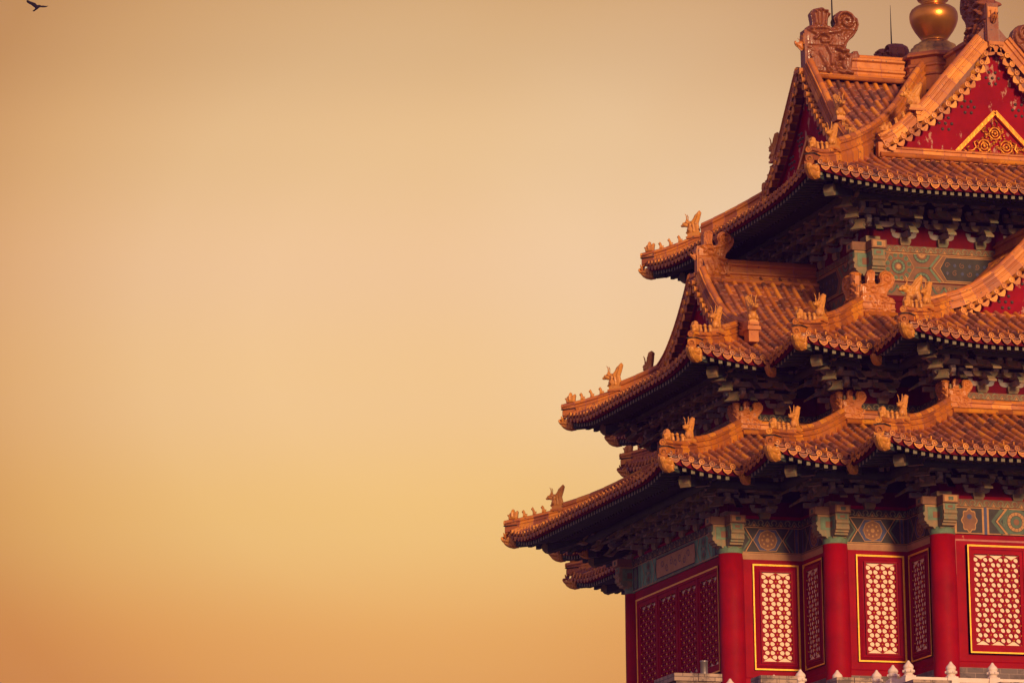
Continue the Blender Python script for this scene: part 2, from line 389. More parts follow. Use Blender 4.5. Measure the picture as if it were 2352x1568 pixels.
def disc(mb, T3, r, mat, rnd, n=14):
    """T3(a,b,d): in-plane a,b ; outward d"""
    rad = [(r, -.012), (r, .012), (r * .76, .014), (r * .70, -.004), (r * .42, -.004), (r * .30, .010), (.002, .010)]
    rows = [[T3(q * math.cos(2 * math.pi * k / n), q * math.sin(2 * math.pi * k / n), dd) for k in range(n)] for q, dd in rad]
    mb.grid(rows[:4], mat, False, rnd, True); mb.grid(rows[3:5], 'tile', False, rnd * .35, True); mb.grid(rows[4:], mat, False, rnd, True)
_dh = [(.091, .030), (.089, .002), (.078, -.024), (.068, -.034), (.055, -.052), (.040, -.058), (.026, -.072), (.012, -.074)]
DRIP = [(-.091, .030), (-.06, .010), (0, .0), (.06, .010)] + _dh + [(0, -.086)] + [(-x, y) for x, y in reversed(_dh[1:])]
def build_seg(mb, sg, detail=True):
    e, f, t = sg.e, sg.f, sg.t
    # base sheet
    lo = sg.top; uo = []
    umin = min(sg.ul(lo), sg.ul(e)); umax = max(sg.ur(lo), sg.ur(e))
    arm = sg.gl is not None or sg.gr is not None or t == 3 and (sg.sL == 0 or sg.sR == 0)
    n = 14; rows = []
    hi = e
    if t == 3 and (sg.sL == 0 or sg.sR == 0): hi = 0.0 - .02
    for i in range(n + 1):
        o = lo + (hi - lo) * i / n
        L = sg.ul(o); Rr = sg.ur(o)
        if sg.gl is not None: L = min(L, L) if o > (sg.bL - sg.gl) * -1 and False else (L if L < sg.gl else sg.gl)
        if sg.gr is not None: Rr = Rr if Rr > sg.gr else sg.gr
        if sg.gl is not None and sg.bL - o > sg.gl: L = sg.gl
        if sg.gr is not None and sg.bR + o < sg.gr: Rr = sg.gr
        if t == 2 and arm:
            if sg.sR == -1: Rr = min(Rr, -2.78)
            if sg.sL == -1: L = max(L, 2.78)
        if Rr < L: Rr = L
        k = 10
        rows.append([sg.P(L + (Rr - L) * j / k, o, -.06) for j in range(k + 1)])
    mb.grid(rows, 'mortar', True)
    # rows
    ctr = (umin + umax) / 2; cnt = int((umax - umin) / SP / 2) + 2
    for i in range(-cnt, cnt + 1):
        for kind in (0, 1):
            u = ctr + (i + (.5 if kind else 0)) * SP + .001
            if sg.sL == 0 and u < sg.bL + .02 or sg.sR == 0 and u > sg.bR - .02: continue
            if t == 2 and arm and abs(u) < 2.80: continue
            lo, hi = sg.rng(u)
            if hi - lo < .10: continue
            reach = hi >= e - 1e-6
            if kind == 0:      # tube tile row
                TL = .30; o1 = hi + (.0 if reach else -.0); nt_ = max(1, int(round((hi - lo) / TL)))
                step = (hi - lo) / nt_
                for q in range(nt_):
                    oa = hi - q * step; ob = hi - (q + 1) * step; rnd = rr() ** 1.1
                    pts = []
                    for (o, r) in ((oa, .050), (ob, .0445)):
                        z = sg.z(u, o); dz = (sg.z(u, o - .05) - sg.z(u, o + .05)) / .1   # rise inward
                        nl = math.hypot(1, dz); nv, nz = dz / nl, 1 / nl
                        row = []
                        for k in range(8):
                            a = math.pi * k / 7
                            x = math.cos(a) * r; h = math.sin(a) * r + .004
                            if k in (0, 7): h = -.035
                            row.append(sg.T(u + x, sg.p + o + nv * h, z + nz * h))
                        pts.append(row)
                    mb.grid(pts, 'tile', True, rnd)
                    if q > 0:   # joint collar
                        pr = []
                        for (o, r) in ((oa + .006, .0505), (oa - .006, .0545)):
                            z = sg.z(u, o); dz = (sg.z(u, o - .05) - sg.z(u, o + .05)) / .1; nl = math.hypot(1, dz)
                            pr.append([sg.T(u + math.cos(math.pi * k / 7) * r, sg.p + o + dz / nl * (math.sin(math.pi * k / 7) * r + .003), z + (math.sin(math.pi * k / 7) * r + .003) / nl) for k in range(8)])
                        mb.grid(pr, 'mortar', False, rr())
                if not detail: continue
                if reach:
                    z = sg.z(u, e); rn = rr()
                    disc(mb, lambda a, b, d: sg.T(u + a, sg.p + e + .012 + d - b * .12, z + .004 + b), .056, 'disc', rn)
                    oc = e - .13; zc = sg.z(u, oc) + .048
                    rows2 = [[sg.T(u + r * math.cos(2 * math.pi * k / 6), sg.p + oc + r * math.sin(2 * math.pi * k / 6), zc + h) for k in range(6)] for r, h in ((.017, 0), (.017, .030), (.021, .034), (.017, .052), (.002, .058))]
                    mb.grid(rows2, 'disc', True, rr(), True)
            else:              # pan tile row
                TLp = .125; nt_ = max(1, int(round((hi - lo) / TLp))); step = (hi - lo) / nt_
                for q in range(nt_):
                    oa = hi - q * step; ob = hi - (q + 1) * step; rn = rr()
                    rws = []
                    for (o, up) in ((oa, -.012), (oa, .016), (ob, .0)):
                        z = sg.z(u, o)
                        rws.append([sg.T(u + x, sg.p + o, z - .036 + 3.4 * x * x + up * .8) for x in (-.075, -.04, 0, .04, .075)])
                    mb.grid(rws, 'pan', False, rn)
                if reach and detail:
                    z = sg.z(u, e); rn = rr(); sh = rr() * .006
                    tl = .02
                    mb.prism(DRIP, lambda a, b: sg.T(u + a, sg.p + e + .018 + sh - b * .15, z - .070 + b - sh), lambda a, b: sg.T(u + a, sg.p + e + .002 - b * .15, z - .070 + b), 'disc', rn)
                    mb.prism([(x * .72, y * .62 - .012) for x, y in DRIP], lambda a, b: sg.T(u + a, sg.p + e + .022 + sh - b * .15, z - .070 + b - sh), lambda a, b: sg.T(u + a, sg.p + e + .016 - b * .15, z - .070 + b), 'tile', rn * .5)
                    for w_, hh, oo in ((.074, .034, -.012), (.070, .045, -.05)):
                        mb.grid([[sg.T(u + x, sg.p + e + oo, z - .062 + hh * .5 + 4.6 * x * x + y) for x in (-w_, -w_ / 2, 0, w_ / 2, w_)] for y in (0, .014)], 'disc', False, rr())
def build_under(mb, sg):
    """fascia, flying rafters, round rafters and soffit of one eave"""
    e = sg.e; t = sg.t
    inner = {1: 0.0, 2: -.6, 3: 0.0}[t]; over = e - inner
    def zu(u, o):            # underside height
        k = (e - o) / over
        return sg.z(u, e) - .155 + (.10 * k + .30 * k * k) * (over / 1.95)
    def clampu(u, o): return max(sg.ul(o), min(sg.ur(o), u))
    U0, U1 = sg.ul(e), sg.ur(e)
    nn = max(4, int((U1 - U0) / .3)); us = [U0 + (U1 - U0) * i / nn for i in range(nn + 1)]
    # fascia board
    for oa, z0, z1, mt in ((e - .035, -.160, -.05, 'redbeam'),):
        fr = lambda u, o, h: sg.T(clampu(u, o), sg.p + o, sg.z(clampu(u, o), e) + h)
        mb.grid([[fr(u, oa - .03, z1) for u in us], [fr(u, oa, z1) for u in us], [fr(u, oa, z0) for u in us], [fr(u, oa - .05, z0) for u in us]], mt, False)
    # soffit board
    rows = []
    for i in range(9):
        o = (e - .06) + (inner - .05 - (e - .06)) * i / 8
        rows.append([sg.T(clampu(U0 + (U1 - U0) * j / 24, o), sg.p + o, zu(clampu(U0 + (U1 - U0) * j / 24, e), o) + .012) for j in range(25)])
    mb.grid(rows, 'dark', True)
    # flying rafters
    def rafter(u, o0, o1, w, h, dz, sq, cap):
        fan = 0.0
        if sg.sL == 1:
            d = u - sg.ul(e)
            if d < 1.3: fan = (1 - d / 1.3) * .75
        if sg.sR == 1:
            d = sg.ur(e) - u
            if d < 1.3: fan = -(1 - d / 1.3) * .75
        ua = u; ub = u + fan * (o0 - o1)
        ub = max(sg.ul(o1) + .02, min(sg.ur(o1) - .02, ub)); 
        za = zu(ua, o0) + dz; zb = zu(max(U0, min(U1, ub)), o1) + dz
        zb = za + (o0 - o1) * .13 if sq else zb
        if sq:
            P = [sg.T(ua + sx * w, sg.p + o0, za + q) for q in (-h, 0) for sx in (-1, 1)] + [sg.T(ub + sx * w, sg.p + o1, zb + q) for q in (-h, 0) for sx in (-1, 1)]
            mb.add(P, [(0, 4, 6, 2), (1, 3, 7, 5), (0, 1, 5, 4), (2, 6, 7, 3)], 'rafter')
            mb.add(P[:4], [(0, 1, 3, 2)], cap)
        else:
            mb.tube([sg.T(ua, sg.p + o0, za - h), sg.T(ub, sg.p + o1, zb - h)], w, 'rafter', 7)
    k = int((U1 - U0 - .16) / .158); st = (U1 - U0 - .16) / max(k, 1)
    for i in range(k + 1):
        u = U0 + .08 + st * i
        near = (sg.sL == -1 and u < U0 + .15) or (sg.sR == -1 and u > U1 - .15)
        if near: continue
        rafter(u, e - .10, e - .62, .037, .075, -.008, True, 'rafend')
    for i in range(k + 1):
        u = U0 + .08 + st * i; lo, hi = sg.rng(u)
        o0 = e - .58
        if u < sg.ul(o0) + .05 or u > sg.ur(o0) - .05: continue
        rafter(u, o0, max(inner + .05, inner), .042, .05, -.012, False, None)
    # eave purlin carried by the brackets
    op = inner + .62
    uu = [sg.ul(op) , sg.ur(op)]
    mb.grid([[sg.T(u_, sg.p + op + math.cos(a) * .09, zu(max(U0, min(U1, u_)), op) - .14 + math.sin(a) * .09) for a in [2 * math.pi * q / 8 for q in range(8)]] for u_ in uu], 'rafter', True, .5, True)
    mb.box(uu[0], uu[1], sg.p + op - .04, sg.p + op + .04, zu(0, op) - .36 if False else sg.f(e) - .03 - .0, sg.f(e) + .07, 'dark', T=sg.T)

# ------------------------------------------------------------------ sweep of ridge section
def section(h, w, top=.06):
    """half outline (offset, height) of a ridge tile stack, bottom to top"""
    body = h - top
    s = [(w, -.08), (w, .02), (w * .86, .035), (w * .68, body * .16), (w * .66, body * .26), (w * .95, body * .32), (w * .95, body * .42), (w * .60, body * .48), (w * .58, body * .76), (w * .95, body * .83), (w * .95, body * .93), (top * .90, body * .96), (top * .90, body)]
    s += [(top * math.cos(a), body + top * math.sin(a)) for a in (R_(25), R_(50), R_(75))]
    return s + [(-a, b) for a, b in reversed(s)]
def sweep(mb, path, hs, w, mat='ridge', seglen=.30, top=.06, skirt=0.0, capend=True, mort=True, nrm=False):
    """path: list of 3D points, hs: heights at the points (list or float)"""
    P = [Vector(p) for p in path]; n = len(P)
    if not isinstance(hs, (list, tuple)): hs = [hs] * n
    L = [0]
    for i in range(1, n): L.append(L[-1] + (P[i] - P[i - 1]).length)
    tot = L[-1]; k = max(1, int(round(tot / seglen)))
    def at(l):
        i = 0
        while i < n - 2 and l > L[i + 1]: i += 1
        t = (l - L[i]) / max(1e-9, L[i + 1] - L[i]); t = max(0, min(1, t))
        p = P[i].lerp(P[i + 1], t); d0 = (P[i + 1] - P[i])
        if t < .5 and i > 0: d0 = d0.normalized() * (t + .5) + (P[i] - P[i - 1]).normalized() * (.5 - t)
        if t > .5 and i < n - 2: d0 = d0.normalized() * (1.5 - t) + (P[i + 2] - P[i + 1]).normalized() * (t - .5)
        return p, d0.normalized(), hs[i] + (hs[i + 1] - hs[i]) * t
    def row(l, grow=0, h_=None):
        p, d, h = at(l)
        if h_ is not None: h = h_
        side = Vector((-d.y, d.x, 0)).normalized(); up = d.cross(side) if False else side.cross(d) * -1
        up = Vector((0, 0, 1)) if not nrm else (Vector((0, 0, 1)) - d * d.z).normalized()
        sec = section(h, w, top)
        if skirt: sec = [(w * .9, -skirt)] + sec + [(-w * .9, -skirt)]
        return [p + side * (a * (1 + grow)) + up * (b + (grow * .02 if b > 0 else 0)) for a, b in sec]
    for i in range(k):
        l0 = tot * i / k; l1 = tot * (i + 1) / k; rn = rr()
        g = .006
        base = len(mb.v); r0 = row(l0 + g); r1 = row((l0 + l1) / 2); r2 = row(l1 - g)
        mb.grid([r0, r1, r2], mat, False, rn)
        cr = rr(); capr = []
        for l in (l0 + g, l1 - g):
            p_, d_, h_ = at(l); sd_ = Vector((-d_.y, d_.x, 0)).normalized(); up_ = Vector((0, 0, 1)) if not nrm else (Vector((0, 0, 1)) - d_ * d_.z).normalized()
            r_ = top * (1.10 if l < l0 + .05 else 1.02); capr.append([p_ + sd_ * (r_ * math.cos(math.pi * q / 7)) + up_ * (h_ - top + r_ * math.sin(math.pi * q / 7)) for q in range(8)])
        mb.grid(capr, 'tile', True, .35 + .65 * cr)
        if mort and i < k - 1: mb.grid([row(l1 - g, .05), row(l1 + g, .05)], 'mortar', False, rr())
    for l in (0, tot):
        r0 = row(l); b = len(mb.v); mb.v.extend([tuple(q) for q in r0]); mb.face(range(b, b + len(r0)), mat, False, rr())

# ------------------------------------------------------------------ things
tower = empty('corner_tower', (0, 0, -.3), 'three tiered red palace corner tower with orange glazed roofs, gilt finial and upturned eaves', 'tower')
tower.location = (0, 0, 0)

roof_label = {1: 'lowest orange tiled skirt roof', 2: 'middle orange tiled roof with gabled arms', 3: 'top orange tiled roof with crossing gables'}
roofs = {}
for t in (1, 2, 3):
    mb = MB(); ub = MB()
    for side in 'SWNE':
        det = side in 'SW'
        for sg in segs_for(t, side):
            build_seg(mb, sg, det or t == 3)
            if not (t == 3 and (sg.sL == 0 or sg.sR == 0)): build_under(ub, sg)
    roofs[t] = mb.build('tile_roof', tower, label=roof_label[t])
    ub.build('eave_rafters', roofs[t])
# ---- prototypes: ridge beasts, figures, dragons
KS = .001273 * 1.04
OWL = [(270,1150),(270,480),(330,400),(400,390),(405,330),(380,190),(430,120),(550,88),(650,130),(705,200),(665,260),(655,370),(700,405),(765,380),(790,330),(765,250),(800,170),(870,120),(950,112),(1060,140),(1140,220),(1168,330),(1140,430),(1080,520),(1000,590),(955,660),(950,710),(1000,740),(1000,785),(1060,790),(1075,750),(1140,745),(1175,820),(1165,880),(1050,920),(1040,1000),(1060,1080),(1060,1150)]
def ow(L): return [((x - 270) * KS, (1165 - y) * KS) for x, y in L]
OWL_S = [(270,1150),(270,520),(330,450),(420,440),(440,400),(430,200),(470,110),(550,80),(620,110),(650,200),(630,330),(640,430),(700,450),(780,400),(800,340),(760,260),(790,160),(870,100),(970,90),(1080,130),(1150,220),(1165,330),(1130,440),(1060,530),(990,600),(955,660),(960,720),(1030,760),(1110,780),(1130,860),(1080,930),(1060,1060),(1040,1150)]
def owl_mesh(h, dark=False, small=False):
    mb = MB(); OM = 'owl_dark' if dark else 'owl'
    f = []
    f.append((ow(spiral(955, 285, 165, 30, 1.45, R_(150), 44, 1)), .034, .065))
    f.append((ow([(1130, 250), (1145, 350), (1100, 450), (1010, 560), (930, 660), (900, 720)]), .035, .05))
    f.append((ow([(760, 390), (850, 420), (930, 420)]), .03, .03))
    for x in (450, 500, 555, 610): f.append((ow([(x, 360), (x + (x - 530) * .35, 150)]), .026, .04))
    for x, y in ((440, 150), (500, 120), (560, 112), (620, 140), (675, 190)): f.append((ow([(x, y), (x + 5, y + 20)]), .035, .05))
    for x in range(350, 700, 62): f.append((ow([(x, 400 + abs(x - 520) * .15), (x + 8, 420 + abs(x - 520) * .15)]), .045, .06))
    f.append((ow([(330, 460), (450, 520), (600, 500), (760, 470), (850, 450)]), .045, .05))
    f.append((ow([(420, 600), (500, 540), (600, 530), (680, 580), (640, 640), (540, 650), (520, 600)]), .035, .055))
    f.append((ow([(780, 740), (860, 770), (960, 770)]), .045, .07)); f.append((ow([(830, 850), (850, 880)]), .055, .08)); f.append((ow([(955, 830), (965, 840)]), .04, .06))
    f.append((ow([(740, 850), (760, 960), (790, 1060), (880, 1110)]), .05, .055)); f.append((ow([(900, 900), (890, 1000), (940, 1090), (1020, 1120)]), .05, .06))
    f.append((ow([(500, 820), (560, 940), (620, 1040), (640, 1120)]), .045, .05)); f.append((ow([(620, 720), (690, 850), (690, 990)]), .04, .05))
    for k in range(5): f.append((ow([(740 + k * 12, 900 + k * 45), (820 + k * 14, 930 + k * 42)]), .016, -.035))
    f.append((ow([(300, 715), (860, 700)]), .012, -.05)); f.append((ow([(680, 1000), (680, 1150)]), .012, -.04))
    for k in range(9):
        a = R_(40 + k * 32); f.append((ow([(950 + 75 * math.cos(a), 270 + 75 * math.sin(a)), (950 + 125 * math.cos(a), 270 + 125 * math.sin(a))]), .012, -.03))
    rs = random.Random(3)
    for k in range(26):
        cx_ = rs.uniform(330, 900); cy_ = rs.uniform(480, 1120)
        f.append((ow(spiral(cx_, cy_, rs.uniform(22, 42), 6, 1.1, rs.uniform(0, 6), 12, rs.choice((-1, 1)))), .012, .022))
    for k in range(10):
        cx_ = 980 + k * 14; f.append((ow([(cx_, 420 + k * 3), (cx_ - 60, 520 - k * 4)]), .010, -.02))
    carve(mb, ow(OWL_S if small else OWL), h, .105 if not small else .13, .06 if not small else .08, .07, f, OM, .004)
    # plaque on the outer edge
    mb.box(-.02, .06, -.095, .095, 0.0, (1165 - 470) * KS, OM)
    mb.box(-.06, .08, -.17, .17, -.02, .03, 'ridge'); mb.box(-.035, .0, -.085, .085, .62, .84, 'disc')
    # little dragon head with horns on the outer side
    hd = [(0, .52), (-.06, .50), (-.12, .56), (-.17, .60), (-.20, .655), (-.19, .70), (-.165, .70), (-.16, .66), (-.12, .67), (-.08, .70), (0, .70)]
    carve(mb, hd, .02, .05, .01, .06, (), 'owl')
    mb.tube([(-.05, .03, .69), (-.07, .04, .75), (-.10, .05, .78)], [.011, .009, .004], 'owl', 5)
    mb.tube([(-.05, -.03, .69), (-.03, -.04, .76), (-.055, -.05, .80)], [.011, .009, .004], 'owl', 5)
    return mb
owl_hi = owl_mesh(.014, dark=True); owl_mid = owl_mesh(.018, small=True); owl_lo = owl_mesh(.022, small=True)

K2 = 1 / 2.851 * .574 / 102 * 1.0
BEAST = [(845,650),(835,600),(820,555),(790,545),(745,530),(738,512),(760,490),(795,475),(830,468),(868,480),(895,450),(915,410),(950,385),(980,356),(1003,385),(990,440),(962,520),(975,575),(985,600),(960,640)]
def bw(L, cx=905, cy=650, k=.00188): return [((x - cx) * k, (cy - y) * k) for x, y in L]
def beast_mesh():
    mb = MB(); f = []
    f.append((bw([(880, 500), (930, 440), (975, 385)]), .025, .03)); f.append((bw([(930, 520), (960, 450), (985, 400)]), .018, .02))
    f.append((bw([(760, 512), (800, 515), (830, 520)]), .012, -.03)); f.append((bw([(812, 490), (818, 492)]), .022, .035))
    f.append((bw([(860, 520), (850, 600)]), .03, .03)); f.append((bw([(900, 530), (905, 610)]), .03, .03))
    for k in range(4): f.append((bw([(850 + k * 22, 545), (856 + k * 22, 590)]), .010, -.02))
    carve(mb, bw(BEAST), .014, .046, .010, .06, f, 'beast', .004)
    mb.ball((-.215, 0, .255), .075, 'beast', 10, 7, .7, (1.1, .85, .75)); mb.ball((-.285, 0, .235), .045, 'beast', 8, 6, .7, (1.2, 1.0, .7)); mb.ball((-.08, 0, .10), .10, 'beast', 10, 7, .4, (1.1, .85, 1.1))
    for s_ in (-1, 1): mb.ball((-.25, s_ * .045, .285), .020, 'beast', 6, 5, .9); mb.tube([(-.10, s_ * .07, .10), (-.16, s_ * .075, .02)], .03, 'beast', 7)
    for s in (1, -1):
        q = bw([(800, 480), (812, 452), (806, 415), (784, 385)])
        mb.tube([(x + .01 * i, s * (.022 + .012 * i), z) for i, (x, z) in enumerate(q)], [.017, .016, .013, .006], 'beast', 6)
        mb.tube([(-.15, s * .02, .335), (-.165, s * .03, .36)], [.007, .004], 'beast', 5)
    mb.box(-.14, .16, -.085, .085, -.05, .03, 'beast'); mb.box(-.17, .19, -.10, .10, -.09, -.045, 'ridge')
    return mb
RIDER = [(-.10,0),(-.105,.05),(-.13,.085),(-.125,.105),(-.09,.10),(-.075,.13),(-.05,.135),(-.03,.16),(-.028,.185),(-.01,.205),(.01,.19),(.015,.16),(.03,.135),(.055,.15),(.085,.165),(.10,.14),(.09,.09),(.085,.04),(.07,0)]
SIT = [(-.035,0),(-.03,.05),(-.042,.085),(-.06,.105),(-.055,.125),(-.035,.135),(-.02,.155),(-.005,.135),(.01,.115),(.02,.08),(.04,.05),(.055,.07),(.065,.06),(.055,.03),(.05,0)]
def fig_mesh(poly, th, feats=()):
    mb = MB(); carve(mb, poly, .0085, th, .006, .028, feats, 'beast'); return mb
fig_rider = fig_mesh(RIDER, .05, [([(-.02, .16), (-.02, .06)], .022, .02)])
fig_sit = fig_mesh(SIT, .03, [([(-.03, .12), (-.02, .12)], .018, .014), ([(-.015, .07), (-.02, .0)], .012, .012)])
fig_sit2 = fig_mesh([(x * .9 - (.01 if z > .09 else 0), z * 1.1) for x, z in SIT], .028, [([(-.04, .13), (-.03, .13)], .016, .016)])
HEAD = [(.17,.13),(.17,-.14),(.06,-.15),(-.04,-.12),(-.11,-.075),(-.15,-.02),(-.19,.02),(-.215,.07),(-.20,.115),(-.165,.12),(-.155,.09),(-.17,.075),(-.15,.055),(-.12,.06),(-.09,.055),(-.06,.09),(.0,.115),(.06,.16),(.10,.13)]
def head_mesh():
    mb = MB(); f = [([(-.12, .0), (-.02, -.03), (.04, -.02)], .012, -.05), ([(-.02, .07), (-.01, .07)], .03, .035), ([(.06, .1), (.08, -.1)], .02, .02), ([(.12, .1), (.13, -.12)], .016, .02), ([(-.16, .04), (-.06, .03)], .02, .015)]
    for k in range(4): f.append(([(.02 + k * .03, -.04 - k * .01), (.06 + k * .03, -.10)], .01, -.02))
    carve(mb, HEAD, .014, .11, .02, .08, f, 'beast', .006)
    for s in (1, -1): mb.tube([(.02, s * .07, .12), (.08, s * .10, .15), (.15, s * .13, .13), (.19, s * .135, .16)], [.012, .012, .009, .004], 'marble', 6)
    mb.box(.165, .42, -.095, .095, -.12, .11, 'rafter')
    return mb
def proto(mb, name):
    o = mb.build(name); me = o.data; bpy.data.objects.remove(o); return me
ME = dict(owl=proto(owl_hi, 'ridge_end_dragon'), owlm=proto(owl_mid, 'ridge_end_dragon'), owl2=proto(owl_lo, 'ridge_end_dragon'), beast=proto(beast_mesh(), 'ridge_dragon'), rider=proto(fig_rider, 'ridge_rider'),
          sit=proto(fig_sit, 'ridge_figure'), sit2=proto(fig_sit2, 'ridge_figure'), head=proto(head_mesh(), 'eave_dragon_head'))
def inst(me, name, parent, loc, rot=(0, 0, 0), scale=1.0, label=None):
    o = bpy.data.objects.new(name, me); COL.objects.link(o); o.parent = parent; o.location = loc; o.rotation_euler = rot
    o.scale = (scale,) * 3 if isinstance(scale, (int, float)) else scale
    if label: o['label'] = label
    return o

# ---- hip ridges with their figures
def corner_list(t):
    L = []
    for sx in (-1, 1):
        for sy in (-1, 1):
            hx = H_ if sx < 0 else HN; hy = H_ if sy < 0 else HN
            if t == 3: L.append((A_, sx, A_, sy, 'top'))
            else: L += [(hx, sx, A_, sy, 'arm'), (C_, sx, C_, sy, 'core'), (A_, sx, hy, sy, 'arm')]
    return L
DIAG3 = interp([(.50, 12.55), (.99, 12.03), (1.59, 11.36), (2.26, 10.77), (2.91, 10.34), (3.54, 10.0), (4.0, 9.80), (4.4, 9.66), (4.76, 9.60)])
for t in (1, 2, 3):
    Tt = TIER[t]; e = Tt['e']
    for (x0, sx, y0, sy, kd) in corner_list(t):
        oin = {1: Tt['ring'] - .02, 2: (-.62 if kd == 'arm' else Tt['ring'] - .02), 3: -A_ + .55}[t]
        otip = e + .03; n = 26; path = []; hs = []
        ang = math.atan2(-sy, -sx)            # heading inward
        for i in range(n + 1):
            o = otip + (oin - otip) * i / n
            z = DIAG3(A_ + o) if t == 3 else Tt['f'](min(o, e)) + lift(t, min(o, e), 0)
            dd = (otip - o) * 1.414
            path.append((sx * (x0 + o), sy * (y0 + o), z + .03)); 
            hs.append(.185 if dd < 1.30 else (.34 if t != 3 else .40))
        # split at the dragon
        k = next(i for i in range(n + 1) if (otip - (otip + (oin - otip) * i / n)) * 1.414 > 1.30)
        mb = MB()
        sweep(mb, path[:k + 1], .185, .085, top=.055)
        sweep(mb, path[k:], (.27 if t == 1 else .30) if t != 3 else .38, .10, top=.065, skirt=.0 if t != 3 else .35)
        tip = Vector(path[0]); out = Vector((sx, sy, 0)).normalized(); sdv = Vector((-out.y, out.x, 0))
        # round end tiles and the dark corner plate
        for dz, r, fw in ((.125, .062, .03), (-.055, .066, .0)):
            disc(mb, lambda a, b, d: tuple(tip + out * (fw + d) + sdv * a + Vector((0, 0, dz + b))), r, 'disc', rr(), 16)
            mb.tube([tip + out * fw + Vector((0, 0, dz)), tip - out * .25 + Vector((0, 0, dz))], r * .9, 'disc', 10, rr())
        P0 = [(-.11, 0), (.11, 0), (.09, .03), (-.09, .03)]
        mb.prism([(.10, -.02), (.10, .30), (-.10, .30), (-.10, -.02)], lambda a, b: tuple(tip - out * b + sdv * a + Vector((0, 0, .045))), lambda a, b: tuple(tip - out * b + sdv * a * 1.15 + Vector((0, 0, .06))), 'pdark')
        mb.prism(DRIP, lambda a, b: tuple(tip + out * .03 + sdv * a * 1.1 + Vector((0, 0, -.12 + b * 1.2))), lambda a, b: tuple(tip + out * .01 + sdv * a * 1.1 + Vector((0, 0, -.12 + b * 1.2))), 'disc', rr())
        hr = mb.build('hip_ridge', tower)
        if sx > 0 and sy > 0: continue
        def onr(dd):
            o = otip - dd / 1.414; i = (otip - o) / (otip - oin) * n; j = min(n - 1, int(i)); p = Vector(path[j]).lerp(Vector(path[j + 1]), i - j); return p
        rotz = math.atan2(sdv.y, sdv.x)
        rz = ang                                # local +x points inward, so faces outward
        def put(me, nm, dd, dz, sc=1.0, **k_):
            p = onr(dd); q = onr(dd + .1); pitch = math.atan2(q.z - p.z, .1)
            o = inst(me, nm, hr, p + Vector((0, 0, dz)), (0, 0, rz), sc); return o
        put(ME['rider'], 'ridge_rider', .17, .175, 1.08)
        for i, dd in enumerate((.42, .64, .86)): put(ME['sit'] if i != 1 else ME['sit2'], 'ridge_figure', dd, .18, 1.0)
        put(ME['beast'], 'ridge_dragon', 1.20, .21, .92 if t != 1 else .84)
        # corner beam with glazed head, lower beam nose
        zc = {1: 3.53, 2: 5.863, 3: 9.363}[t]; oh = {1: 1.90, 2: .93, 3: 1.86}[t]
        hp = Vector((sx * (x0 + oh), sy * (y0 + oh), zc + .0))
        inst(ME['head'], 'eave_dragon_head', tower, hp + out * .02, (0, 0, ang), 1.0)
        bb = MB()
        def bm(o0, o1, z0, z1, w, h):
            a = Vector((sx * (x0 + o0), sy * (y0 + o0), z0)); b = Vector((sx * (x0 + o1), sy * (y0 + o1), z1))
            pts = [q + sdv * (s * w) + Vector((0, 0, hh)) for q in (a, b) for s in (-1, 1) for hh in (0, h)]
            bb.add(pts, [(0, 1, 3, 2), (4, 6, 7, 5), (0, 4, 5, 1), (2, 3, 7, 6), (0, 2, 6, 4), (1, 5, 7, 3)], 'rafter')
        bm(oh - .3, oh - 1.7, zc - .10, zc + .26, .085, .2); bm(oh - .62, oh - 1.9, zc - .30, zc + .02, .10, .2)
        a = Vector((sx * (x0 + oh - .62), sy * (y0 + oh - .62), zc - .30))
        bb.prism([(0, 0), (0, .2), (.10, .2), (.14, .12), (.12, .04), (.06, -.02)], lambda q, h: tuple(a + out * q + sdv * .10 + Vector((0, 0, h))), lambda q, h: tuple(a + out * q - sdv * .10 + Vector((0, 0, h))), 'bracket_l')
        bb.build('corner_beam', tower)
    if t < 3:   # heads at the re-entrant eave corners
        zv = {1: 3.32, 2: 5.61}[t]; ov = {1: 1.86, 2: .92}[t]
        for sx, sy in ((-1, -1), (-1, 1), (1, -1)):
            for (x0, y0) in ((C_, A_), (A_, C_)):
                ang = math.atan2(-sy, -sx)
                inst(ME['head'], 'eave_dragon_head', tower, (sx * (x0 + ov), sy * (y0 + ov), zv), (0, 0, ang), .72)
                mb = MB(); out = Vector((sx, sy, 0)).normalized(); sdv = Vector((-out.y, out.x, 0)); a = Vector((sx * (x0 + ov), sy * (y0 + ov), zv + .15))
                mb.prism([(-.13, 0), (.13, 0), (.13, .05), (-.13, .05)], lambda q, h: tuple(a + sdv * q + out * .05 + Vector((0, 0, h))), lambda q, h: tuple(a + sdv * q - out * .4 + Vector((0, 0, h + .03))), 'redbeam')
                mb.build('valley_gutter_board', tower)

